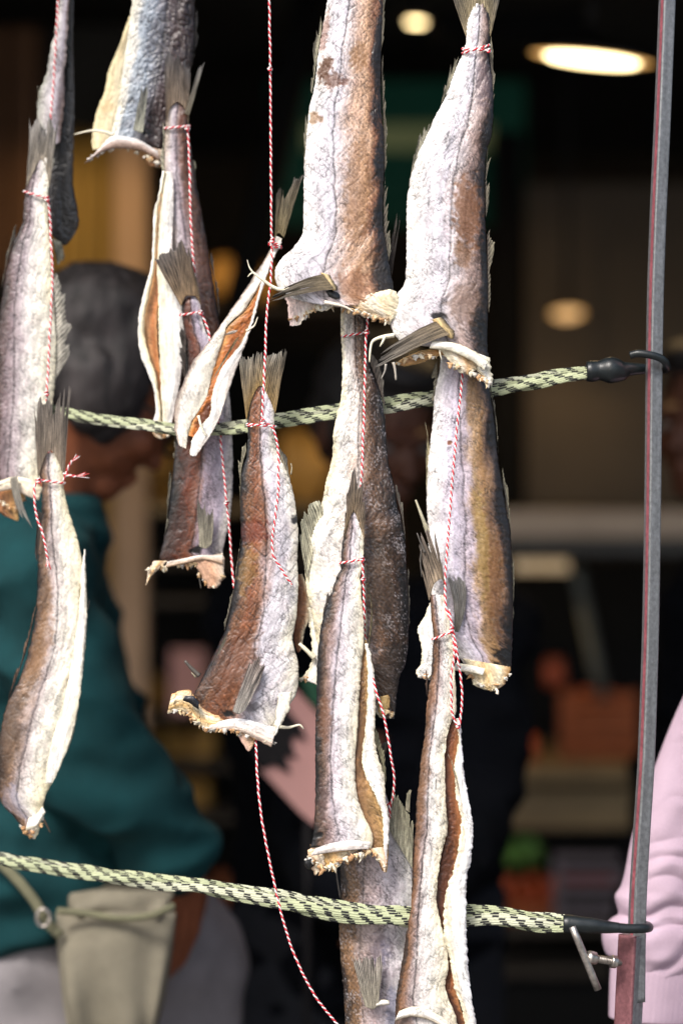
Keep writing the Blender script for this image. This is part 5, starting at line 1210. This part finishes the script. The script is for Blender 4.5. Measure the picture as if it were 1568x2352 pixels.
# someone in black in the middle, behind the fish
Y2 = 1.05
blk, J2 = person('person all in black standing behind the middle fish, face mostly hidden', tuple(V3(*P(845, 1176, Y2)) * V3(1, 1, 0)), math.radians(-90), 1.72,
    over=dict(elR=V3(*P(690, 1880, Y2 - 0.05)), elL=V3(*P(1085, 1850, Y2 - 0.05)), wrL=V3(*P(985, 2040, Y2 - 0.2)), wrR=V3(*P(800, 2060, Y2 - 0.22)), head=V3(*P(862, 985, Y2))),
    skin=M_FACE2, shirt=M_BLACK, trousers=M_DENIM, hair=M_HAIRD, kid=1.15, headdir=(0.5, -0.8, -0.35))
# someone at the right edge, further in
Y3 = 1.15
brn, J3 = person('person with shadowed skin and dark clothes half cut by the right edge behind the pole', tuple(V3(*P(1850, 1176, Y3)) * V3(1, 1, 0)), math.radians(-130), 1.74, over=dict(head=V3(*P(1640, 975, Y3)), neck=V3(*P(1720, 1190, Y3))),
    skin=M_FACE2, shirt=M_BLACK, trousers=M_DENIM, hair=M_HAIRD)
# pink sweatshirt beside the pole
Y4 = 0.17
pnk, J4 = person('person in a pale pink sweatshirt at the right edge beside the pole', tuple(V3(*P(1960, 1176, Y4 + 0.12)) * V3(1, 1, 0)), math.radians(160), 1.62,
    over=dict(elL=V3(*P(1610, 1960, Y4 + 0.03)), shL=V3(*P(1770, 1500, Y4 + 0.05)), wrL=V3(*P(1545, 2330, Y4 + 0.02))),
    skin=M_FACE, shirt=M_PINK, trousers=M_DENIM, hair=M_HAIRD, skip_sleeve=('L', 'R'), hairkind='long', hand_n=dict(L=V3(-0.3, -1, 0)))
PK = (0.44, 0.325, 0.395)
M_PINKC = col_mat('pink_sweat_jersey', rough=0.9, spec=0.15, bump=0.35, bscale=1600, var=0.08, vscale=700)
def sleeve_mesh(name, rows, y, seed, ribs=0, T=0.5):
    R_ = np.array(rows, float)
    d = np.r_[0, np.cumsum(np.hypot(np.diff(R_[:, 0]), np.diff(R_[:, 1])))]
    n, k = int(d[-1] / 3), 150
    t = np.linspace(0, d[-1], n)
    Q = curve(d, R_, t)
    a = np.linspace(0, 2 * np.pi, k, endpoint=False)
    A, TT = np.meshgrid(a, t)
    u = (1 - np.cos(A)) / 2
    X = Q[:, 0][:, None] * (1 - u) + Q[:, 2][:, None] * u
    Y = Q[:, 1][:, None] * (1 - u) + Q[:, 3][:, None] * u
    w = (Q[:, 2] - Q[:, 0])[:, None]
    if ribs:
        dis = 1.3 * np.cos(ribs * A) + 0.6 * pn(A * 3, TT / 30, seed)
    else:
        env = 0.25 + 0.75 * sstep(0.35, 0.9, TT / d[-1])
        ph = TT / 62.0 + 1.0 * pn(X / 130, TT / 110, seed) + (X - 1500) * 0.0042
        f = np.abs(ph - np.round(ph)) * 2
        dis = env * (15 * (1 - f ** 1.5) - 9) + 11 * fbm(X / 120 + 0.6 * TT / 100, TT / 160, seed + 2, 2)
    dep = np.sin(A) * (w * T / 2 + 0) + np.sin(A) * dis
    pts = PXYZ(X, Y, y); pts[..., 1] = y - dep * MM
    F = grid_faces(n, k, close=True).tolist() + [list(range(k)), [(n - 1) * k + j for j in range(k)]]
    C = np.tile(np.array(PK), (n * k, 1))
    return mesh_obj(name, pts.reshape(-1, 3), F, M_PINKC, pnk, C)
sleeve_mesh('sleeve', [(1640,1480,1850,1480),(1600,1545,1840,1560),(1568,1601,1820,1620),(1500,1768,1780,1768),(1450,1921,1740,1921),(1425,2035,1700,2035),(1411,2060,1692,2062),(1419,2098,1686,2098),(1397,2116,1684,2118),(1381,2150,1680,2152),(1388,2186,1672,2190),(1405,2206,1660,2216),(1412,2226,1650,2245)], Y4, 41, T=0.62)
sleeve_mesh('cuff', [(1408,2205,1642,2228),(1401,2222,1640,2246),(1398,2280,1632,2296),(1397,2334,1622,2342),(1403,2338,1612,2345)], Y4, 42, ribs=58, T=0.62)

# ------------------------------------------------------------------ the stall behind
def flat_box(name, x0, y0, x1, y1, y, dep, mat, label=None, cat=None, group=None, kind=None, parent=None, bev=0.004):
    a, b = P(x0, y1, y), P(x1, y0, y)
    bm = bmesh.new()
    bmesh.ops.create_cube(bm, size=1)
    sx, sz = abs(b.x - a.x), abs(b.z - a.z)
    bmesh.ops.scale(bm, vec=(sx, dep, sz), verts=bm.verts)
    if bev: bmesh.ops.bevel(bm, geom=bm.edges[:], offset=min(bev, sx / 4, sz / 4, dep / 4), segments=2, affect='EDGES', profile=0.5)
    c = Vector(((a.x + b.x) / 2, y + dep / 2, (a.z + b.z) / 2))
    me = bpy.data.meshes.new(name); bm.to_mesh(me); bm.free()
    me.materials.append(mat)
    o = bpy.data.objects.new(name, me); col.objects.link(o)
    if parent is not None:
        o.parent = parent; o.location = c - wloc(parent)
    else: o.location = c
    return tag(o, label, cat, group, kind)
def box3(name, lo, hi, mat, label=None, cat=None, group=None, kind=None, parent=None, bev=0.0):
    lo, hi = Vector(lo), Vector(hi)
    bm = bmesh.new(); bmesh.ops.create_cube(bm, size=1)
    bmesh.ops.scale(bm, vec=hi - lo, verts=bm.verts)
    if bev: bmesh.ops.bevel(bm, geom=bm.edges[:], offset=bev, segments=2, affect='EDGES', profile=0.5)
    me = bpy.data.meshes.new(name); bm.to_mesh(me); bm.free(); me.materials.append(mat)
    o = bpy.data.objects.new(name, me); col.objects.link(o)
    c = (lo + hi) / 2
    if parent is not None: o.parent = parent; o.location = c - wloc(parent)
    else: o.location = c
    return tag(o, label, cat, group, kind)
M_PAVE = plain_mat('grey_paving', (0.16, 0.155, 0.15), rough=0.9, var=0.2, vscale=3)
M_FLOOR = plain_mat('dark_floor', (0.02, 0.019, 0.018), rough=0.7, var=0.3, vscale=4)
M_BWALL = plain_mat('dark_brown_wall', (0.05, 0.036, 0.022), rough=0.85, spec=0.2, var=0.4, vscale=3)
M_CEIL = plain_mat('dark_canopy', (0.035, 0.033, 0.028), rough=0.9, spec=0.2, var=0.3, vscale=3)
M_BEAM = plain_mat('black_beam', (0.004, 0.004, 0.004), rough=0.8, spec=0.2)
M_YELLOW = plain_mat('mustard_cloth', (0.42, 0.30, 0.10), rough=0.9, spec=0.15, var=0.2, vscale=5, stretch=(6, 6, 0.6))
M_POST = plain_mat('beige_post', (0.40, 0.28, 0.19), rough=0.8, spec=0.2, var=0.12, vscale=5)
M_BOARD = plain_mat('beige_board', (0.085, 0.066, 0.046), rough=0.6, var=0.2, vscale=3)
M_TOP = plain_mat('pale_counter_top', (0.42, 0.35, 0.29), rough=0.35, var=0.12, vscale=6)
M_TRIM = plain_mat('dark_counter_trim', (0.045, 0.05, 0.055), rough=0.5)
M_WOOD = plain_mat('tan_shelf', (0.20, 0.145, 0.075), rough=0.7, var=0.3, vscale=6)
M_WOOD2 = plain_mat('dark_shelf', (0.05, 0.04, 0.03), rough=0.7, var=0.3, vscale=6)
M_GREEN = plain_mat('green_sign_panel', (0.004, 0.05, 0.03), rough=0.6, var=0.35, vscale=3, emit=(0.002, 0.03, 0.018), estr=0.08)
M_SIGNP = plain_mat('pale_sign_band', (0.22, 0.22, 0.13), rough=0.6, var=0.25, vscale=5, emit=(0.03, 0.035, 0.014), estr=0.5)
M_PCARD = plain_mat('pink_card', (0.46, 0.25, 0.23), rough=0.8, spec=0.2, var=0.08, vscale=5)
M_BPRINT = plain_mat('black_print', (0.008, 0.007, 0.008), rough=0.8, spec=0.2)
M_GCARD = plain_mat('grey_card', (0.13, 0.11, 0.125), rough=0.7, var=0.15)
M_RPRINT = plain_mat('red_print', (0.2, 0.04, 0.04), rough=0.7)
M_ORANGE = plain_mat('orange_fillet', (0.42, 0.08, 0.025), rough=0.35, spec=0.5, var=0.3, vscale=25)
M_ORB = plain_mat('brown_orange', (0.26, 0.07, 0.02), rough=0.5, var=0.4, vscale=20)
M_CHEESE = plain_mat('amber_loaf', (0.60, 0.33, 0.08), rough=0.5, var=0.35, vscale=14)
M_LEAF = plain_mat('green_leaf', (0.12, 0.26, 0.06), rough=0.5, var=0.4, vscale=30)
M_STRUT = plain_mat('grey_strut', (0.07, 0.075, 0.065), rough=0.5)
M_DOME = plain_mat('lamp_metal', (0.012, 0.011, 0.010), rough=0.4, var=0.1)
M_GOLD = plain_mat('lamp_inside', (0.75, 0.42, 0.12), rough=0.35, var=0.05)
def lamp_mat(name, rgb, s):
    return plain_mat(name, (0.8, 0.8, 0.8), emit=rgb, estr=s)
M_LAMP = lamp_mat('lit_diffuser', (1.0, 0.74, 0.36), 3.2)
M_RIM = lamp_mat('glowing_reflector', (1.0, 0.50, 0.12), 0.42)
M_LAMP2 = lamp_mat('lit_diffuser_dim', (1.0, 0.55, 0.20), 0.4)
M_LAMP3 = lamp_mat('lit_diffuser_faint', (1.0, 0.42, 0.08), 0.5)

ground = box3('ground', (-120, -140, -0.3), (120, 90, -0.02), M_PAVE, kind='structure')
floor = box3('floor', (-3.2, 0.35, -0.02), (3.4, 5.0, 0.0), M_FLOOR, kind='structure')
hall = empty('market_stall', (0, 3.0, 0), 'dark market stall with canopy roof and brown back wall behind the hanging fish', 'market stall')
box3('back_wall', (-3.2, 4.9, 0.0), (3.4, 5.0, 2.615), M_BWALL, parent=hall)
box3('side_wall', (-3.2, 0.9, 0.0), (-3.1, 4.9, 2.615), M_BWALL, parent=hall)
box3('side_wall', (3.3, 0.9, 0.0), (3.4, 4.9, 2.615), M_BWALL, parent=hall)
box3('canopy', (-3.3, 0.18, 2.27), (3.5, 0.95, 2.31), M_CEIL, parent=hall)  # front strip out of view, set low to shade the man's head
box3('ceiling', (-3.3, 0.96, 2.62), (3.5, 5.1, 2.66), M_CEIL, parent=hall)
box3('fascia', (-3.3, 0.95, 2.27), (3.5, 0.96, 2.66), M_CEIL, parent=hall)
def pbox(name, x0, y0, x1, y1, y, dep, mat, parent=None, **kw): return flat_box(name, x0, y0, x1, y1, y, dep, mat, parent=parent, **kw)
bm_ = pbox('beam', 1000, 20, 1345, 92, 2.2, 0.25, M_BEAM, hall)
pbox('upper_panel', -600, 60, 338, 325, 2.55, 0.05, M_CEIL, hall)
# mustard cloth and beige post behind the man
cl = 60
xs = np.linspace(118, 262, cl)
cv = []
for i in range(14):
    for x in xs:
        p = P(x, 300 + i * 150, 2.35); cv.append((p.x, p.y + 0.018 * math.sin(x * 0.13) + 0.012 * math.sin(x * 0.31 + i * 0.3), p.z))
for i in range(14):
    for x in xs:
        p = P(x, 300 + i * 150, 2.35); cv.append((p.x, p.y + 0.018 * math.sin(x * 0.13) + 0.012 * math.sin(x * 0.31 + i * 0.3) + 0.01, p.z))
cf = grid_faces(14, cl).tolist() + grid_faces(14, cl, 14 * cl).tolist()
for j in range(cl - 1): cf += [[j, j + 1, 14 * cl + j + 1, 14 * cl + j], [13 * cl + j, 27 * cl + j, 27 * cl + j + 1, 13 * cl + j + 1]]
for i in range(13): cf += [[i * cl, 14 * cl + i * cl, 14 * cl + (i + 1) * cl, (i + 1) * cl], [i * cl + cl - 1, (i + 1) * cl + cl - 1, 14 * cl + (i + 1) * cl + cl - 1, 14 * cl + i * cl + cl - 1]]
o = mesh_obj('curtain', np.array(cv), cf, M_YELLOW, None, loc=P(190, 2250, 2.35)); tag(o, 'mustard yellow cloth hanging behind the head of the man in teal', 'curtain')
pbox('post', 262, 300, 336, 2600, 2.30, 0.08, M_POST, label='broad beige post beside the mustard cloth, behind the slit upper left fish', cat='post')
for (x0, x1) in ((-40, 12), (22, 92)):
    pbox('wall_panel', x0, 60, x1, 640, 2.5, 0.03, plain_mat('brown_panel', (0.14, 0.065, 0.026), rough=0.6, var=0.4, vscale=5), hall)
a, b = P(725, -60, 1.9), P(545, 720, 1.9)
o = bar('strut', a, b, 0.028, M_BEAM, None); tag(o, 'black leaning tent strut behind the long straight twine', 'tent strut')
# green sign
sg = empty('sign', P(930, 360, 3.0), 'dark green shop sign with a pale band, half hidden behind the two big top fish', 'sign')
pbox('board', 620, 185, 1205, 515, 3.0, 0.05, M_GREEN, sg)
pbox('band', 700, 285, 1130, 345, 2.985, 0.01, M_SIGNP, sg)
# lamps
def downlight(px, py, y, r, mat, label, tiltx=0.0, tilty=0.0, group='warm ceiling lamps'):
    c = P(px, py, y)
    root = empty('ceiling_lamp', c, label, 'lamp', group)
    n = 48
    def lathe(name, prof, m):
        V = [(c.x + rr * math.cos(2 * math.pi * j / n), c.y + rr * math.sin(2 * math.pi * j / n), c.z + zz + tiltx * rr * math.cos(2 * math.pi * j / n) + tilty * rr * math.sin(2 * math.pi * j / n)) for rr, zz in prof for j in range(n)]
        k = len(prof)
        F = grid_faces(k, n, close=True).tolist()
        F += [[(k - 1) * n + j for j in range(n)]]
        if prof[0][0] > 0.001: F += [list(range(n))]
        return mesh_obj(name, np.array(V), F, m, root)
    lathe('shade', [(r * 0.15, r * 0.30), (r * 0.6, r * 0.28), (r * 1.02, r * 0.12), (r * 1.02, 0.0), (r * 0.985, -0.001), (r * 0.97, 0.004)], M_DOME)
    lathe('reflector', [(r * 0.975, 0.0035), (r * 0.90, 0.002), (r * 0.74, 0.0)], M_RIM)
    lathe('diffuser', [(r * 0.745, 0.001), (r * 0.70, -0.003), (r * 0.5, -0.004), (r * 0.2, -0.004)], mat)
    bar('stem', (c.x, c.y, c.z + r * 0.28), (c.x, c.y, 2.618), 0.006, M_DOME, root)
    
    return root
downlight(1358, 136, 1.35, 0.098, M_LAMP, 'large warm white pendant lamp at top right beside the pole', -0.11, 0.075)
downlight(955, 50, 2.2, 0.022, M_LAMP, 'small yellow ceiling lamp between the two top fish', -0.05, 0.02)
downlight(1302, 722, 2.66, 0.035, M_LAMP2, 'warm lamp glowing low over the beige board at right', 0.0, -0.28)
downlight(182, 262, 3.6, 0.014, M_LAMP3, 'tiny orange lamp beside the black left fish')
downlight(222, 272, 3.6, 0.014, M_LAMP3, 'tiny orange lamp hidden partly by the cream flap of the blue grey fish')
# ------------------------------------------------------------------ display counter and goods, right
cnt = empty('display_counter', P(1330, 3000, 2.4), 'pale topped display counter with beige back board, left of the pole', 'counter')
pbox('top', 1120, 1172, 1700, 1236, 2.2, 0.5, M_TOP, cnt)
pbox('trim', 1118, 1240, 1700, 1276, 2.19, 0.08, M_TRIM, cnt)
pbox('back_board', 1205, 420, 1700, 1168, 2.78, 0.04, M_BOARD, cnt)
pbox('back_post', 1130, 300, 1200, 1168, 2.76, 0.07, M_BEAM, cnt)
pbox('shelf', 1110, 1765, 1700, 1800, 2.2, 0.55, M_WOOD, cnt)
pbox('front_panel', 1110, 1810, 1700, 1905, 2.25, 0.04, M_WOOD, cnt)
pbox('shelf', 1090, 2120, 1700, 2150, 2.1, 0.6, M_WOOD2, cnt)
pbox('shelf', 1090, 2225, 1700, 2245, 2.1, 0.6, M_WOOD2, cnt)
pbox('base_panel', 1090, 2260, 1700, 3600, 2.12, 0.04, M_BEAM, cnt)
pbox('rear_panel', 1090, 1290, 1700, 3600, 2.85, 0.04, M_BEAM, cnt)
bar('strut', P(1318, 1285, 2.3), P(1385, 1610, 2.3), 0.013, M_STRUT, cnt)

def lump(name, px, py, y, rx, rz, mat, label, cat, group=None, seed=0, ry=None, flat=0.75, cut=False):
    """an irregular loaf, fillet or leaf bundle"""
    c = np.array(P(px, py, y)); k = S * (y + D0)
    bm = bmesh.new(); bmesh.ops.create_icosphere(bm, subdivisions=3, radius=1)
    V = np.array([v.co[:] for v in bm.verts]); F = [[v.index for v in f.verts] for f in bm.faces]; bm.free()
    nn = np.array([mnoise.noise(Vector(v * 1.6) + Vector((seed * 3.1, 0, 0))) for v in V])
    V = np.sign(V) * np.abs(V) ** flat
    V = V * (1 + 0.30 * nn)[:, None] * np.array([rx * k, (ry or rx) * k, rz * k])
    o = mesh_obj(name, V + c, F, mat, None, loc=c)
    return tag(o, label, cat, group)
lump('fish_fillet', 1200, 1722, 2.36, 36, 34, M_ORANGE, 'bright orange fillet on the tan shelf beside the lilac fish', 'fillet', seed=1)
lump('fish_fillet', 1272, 1545, 2.62, 24, 34, M_ORANGE, 'small reddish orange fillet standing above the brown crate', 'fillet', seed=2)
cr = empty('crate', P(1370, 1765, 2.4), 'brown orange slatted crate on the tan shelf next to the pole', 'crate')
for i in range(4):
    pbox('slat', 1285, 1592 + i * 40, 1462, 1622 + i * 40, 2.36, 0.012, M_ORB, cr, bev=0.002)
for x in (1290, 1450):
    pbox('corner_post', x, 1588, x + 14, 1762, 2.373, 0.02, M_ORB, cr, bev=0.002)
pbox('rear_side', 1285, 1600, 1462, 1762, 2.56, 0.012, M_ORB, cr, bev=0.002)
pbox('bottom', 1285, 1750, 1462, 1762, 2.395, 0.16, M_ORB, cr, bev=0.002)
lump('fish_fillet', 1370, 1606, 2.46, 62, 24, M_ORANGE, 'orange fillets heaped in the slatted crate', 'fillet', seed=3)
# lettuce: curled leaves
lt = empty('lettuce', P(1205, 2010, 2.2), 'pale green leafy lettuce beside orange roots at lower right', 'lettuce')
for i in range(14):
    a, e = random.uniform(0, 6.28), random.uniform(0.2, 1.3)
    c = np.array(P(1205, 1990, 2.28)); L = 0.05
    d = V3(math.cos(a) * math.cos(e), math.sin(a) * math.cos(e) * 0.6, math.sin(e))
    sd = np.cross(d, [0, 0.3, 1]); sd /= np.linalg.norm(sd)
    up = np.cross(sd, d)
    Vv = []
    for th in (0, 0.0012):
        for u in np.linspace(0, 1, 9):
            for w in np.linspace(-1, 1, 7):
                Vv.append(c + d * L * u + sd * w * 0.035 * math.sin(math.pi * min(u * 0.8 + 0.12, 1)) + up * (0.025 * u * u + 0.008 * math.sin(w * 5 + i) * u + th))
    fr = grid_faces(9, 7).tolist() + grid_faces(9, 7, 63).tolist()
    mesh_obj('leaf', np.array(Vv), fr, M_LEAF, lt)
# carrots
for i in range(9):
    a, b = P(1120 + i * 19, 2075 - 22 * (i % 3), 2.15 + 0.03 * (i % 2)), P(1155 + i * 19, 2035 - 18 * (i % 2), 2.38)
    n = 12
    pts = np.array([np.array(a) * (1 - f) + np.array(b) * f for f in np.linspace(0, 1, n)])
    rr = 0.018 * (1 - np.linspace(0, 1, n)) ** 0.5 * 0.9 + 0.004
    rr[0] *= 0.6
    V, F = tube_pts(pts, rr, 10)
    o = mesh_obj('carrot', V, F, M_ORANGE, None, loc=a)
    tag(o, 'orange root in the pile below the lettuce at lower right', 'carrot', 'orange roots in a pile below the lettuce')
tray = pbox('tray', 1095, 2085, 1300, 2118, 2.1, 0.34, M_ORB, label='dark brown tray holding the orange roots', cat='tray')
# grey price card with rows of print
pc = empty('price_card', P(1362, 2118, 2.08), 'grey price card with rows of faded red and dark print, lower right shelf', 'price card')
pbox('card', 1270, 1962, 1455, 2116, 2.06, 0.006, M_GCARD, pc, bev=0.001)
for i, (w, m_) in enumerate(((150, M_BPRINT), (120, M_RPRINT), (140, M_BPRINT), (110, M_BPRINT))):
    pbox('print_line', 1288, 1982 + i * 32, 1288 + w, 1996 + i * 32, 2.056, 0.003, m_, pc, bev=0)

# ------------------------------------------------------------------ goods in the middle and at left
sh = empty('shelf_unit', P(560, 2800, 2.3), 'dark shelf unit with amber goods behind the slanted fish and the man in teal', 'shelf')
for (y0, y1, m_) in ((702, 714, M_WOOD2), (1640, 1650, M_WOOD2), (1758, 1768, M_WOOD2), (1876, 1886, M_WOOD2), (1158, 1180, M_WOOD), (1285, 1300, M_WOOD2), (1375, 1390, M_WOOD2), (2130, 2200, M_WOOD)):
    pbox('shelf_board', 335, y0, 800, y1, 2.3, 0.5, m_, sh)
pbox('rear_panel', 335, 560, 800, 2600, 2.86, 0.03, M_BEAM, sh)
pbox('base_panel', 335, 2210, 800, 3500, 2.32, 0.04, M_BEAM, sh)
lb = 'amber goods on the dark shelves'
k_ = 0
for (px, py, rx, rz, lab) in ((700, 1075, 70, 78, 'big round amber loaf between the broad tail fan and the two-tone fish'), (780, 1100, 36, 54, 'amber loaf partly behind the two-tone fish'),
        (365, 1060, 34, 70, 'brown amber loaf left of the dark brown fish'), (372, 1140, 26, 18, 'low amber piece on the shelf left of the dark brown fish'),
        (508, 640, 26, 48, 'glowing orange piece left of the slanted fish'), (605, 655, 24, 42, 'glowing orange piece behind the slanted fish')):
    k_ += 1
    lump('loaf', px, py, 2.5, rx, rz, M_CHEESE, lab, 'loaf', lb, seed=10 + k_)
for i in range(9):
    px, py = 352 + (i % 3) * 52, 1590 + (i // 3) * 118
    lump('loaf', px + 12 * (i % 2), py, 2.5, 30, 46, M_CHEESE, ['uppermost', 'middle', 'lowest'][i // 3] + ' amber loaf ' + ['next to the teal sleeve', 'in the middle column', 'nearest the black clothed person'][i % 3], 'loaf', lb, seed=30 + i)
o = pbox('price_card', 392, 1492, 470, 1638, 2.28, 0.004, M_PCARD, label='small dull pink card above the amber loaves beside the teal sleeve', cat='price card', bev=0.001)
# green and pink sign with a black shape behind the centre left fish
ps = empty('sign', P(690, 1890, 0.80), 'dull pink pointed sign with a black leafy shape below the centre left fish', 'sign')
def prism(name, pts, y, dep, mat, parent):
    n = len(pts)
    V = [tuple(P(a, b, y)) for a, b in pts] + [tuple(P(a, b, y) + Vector((0, dep, 0))) for a, b in pts]
    F = [list(range(n)), [2 * n - 1 - i for i in range(n)]] + [[i, (i + 1) % n, n + (i + 1) % n, n + i] for i in range(n)]
    return mesh_obj(name, np.array(V), F, mat, parent, smooth=False)
prism('board', [(655, 1560), (684, 1590), (760, 1672), (760, 1830), (722, 1895), (690, 1868), (598, 1768), (612, 1700)], 0.80, 0.004, M_PCARD, ps)
prism('black_shape', [(590, 1640), (640, 1600), (668, 1640), (690, 1665), (706, 1702), (676, 1690), (668, 1705), (682, 1745), (655, 1735), (668, 1778), (628, 1756), (604, 1768), (580, 1730)], 0.796, 0.002, M_BPRINT, ps)
prism('green_corner', [(690, 1560), (760, 1560), (760, 1660), (712, 1610)], 0.79, 0.003, plain_mat('dark_green', (0.01, 0.06, 0.03), rough=0.8), ps)
bar('stake', P(706, 1860, 0.81), P(706, 3800, 0.81), 0.005, M_BPRINT, ps)
for i in range(3):
    lump('loaf', 508, 2022 + i * 43, 2.5, 18, 20, M_ORB, ['upper', 'middle', 'lower'][i] + ' small brown orange piece right of the teal cuff', 'loaf', lb, seed=60 + i)

# light of the lit lamps in the stall, plus an added curtain spot
def lamp_light(px, py, y, power, rgb=(1.0, 0.66, 0.32), r=0.05, drop=0.04, size=150, to=None):
    l = bpy.data.lights.new('lamp_light', 'SPOT'); l.energy = power; l.color = rgb; l.shadow_soft_size = r; l.spot_size = math.radians(size); l.spot_blend = 0.6
    o = bpy.data.objects.new('lamp_light', l); col.objects.link(o); o.location = P(px, py, y) - Vector((0, 0, drop))
    if to is not None: o.rotation_euler = (Vector(to) - o.location).to_track_quat('-Z', 'Y').to_euler()
    return o
lamp_light(1358, 136, 1.35, 1.6)
lamp_light(955, 50, 2.2, 2.2)
lamp_light(1302, 722, 2.6, 0.3)
lamp_light(200, 262, 1.9, 1.8, size=95, to=P(215, 800, 2.4))  # added spot without a fitting, brightens the mustard cloth
o = bar('lamp', P(1180, 1300, 2.42), P(1330, 1300, 2.42), 0.012, lamp_mat('dim_strip', (1.0, 0.66, 0.3), 0.12), None); tag(o, 'warm strip lamp glowing under the pale counter top', 'lamp')
lamp_light(1250, 1330, 2.3, 0.35, r=0.03)
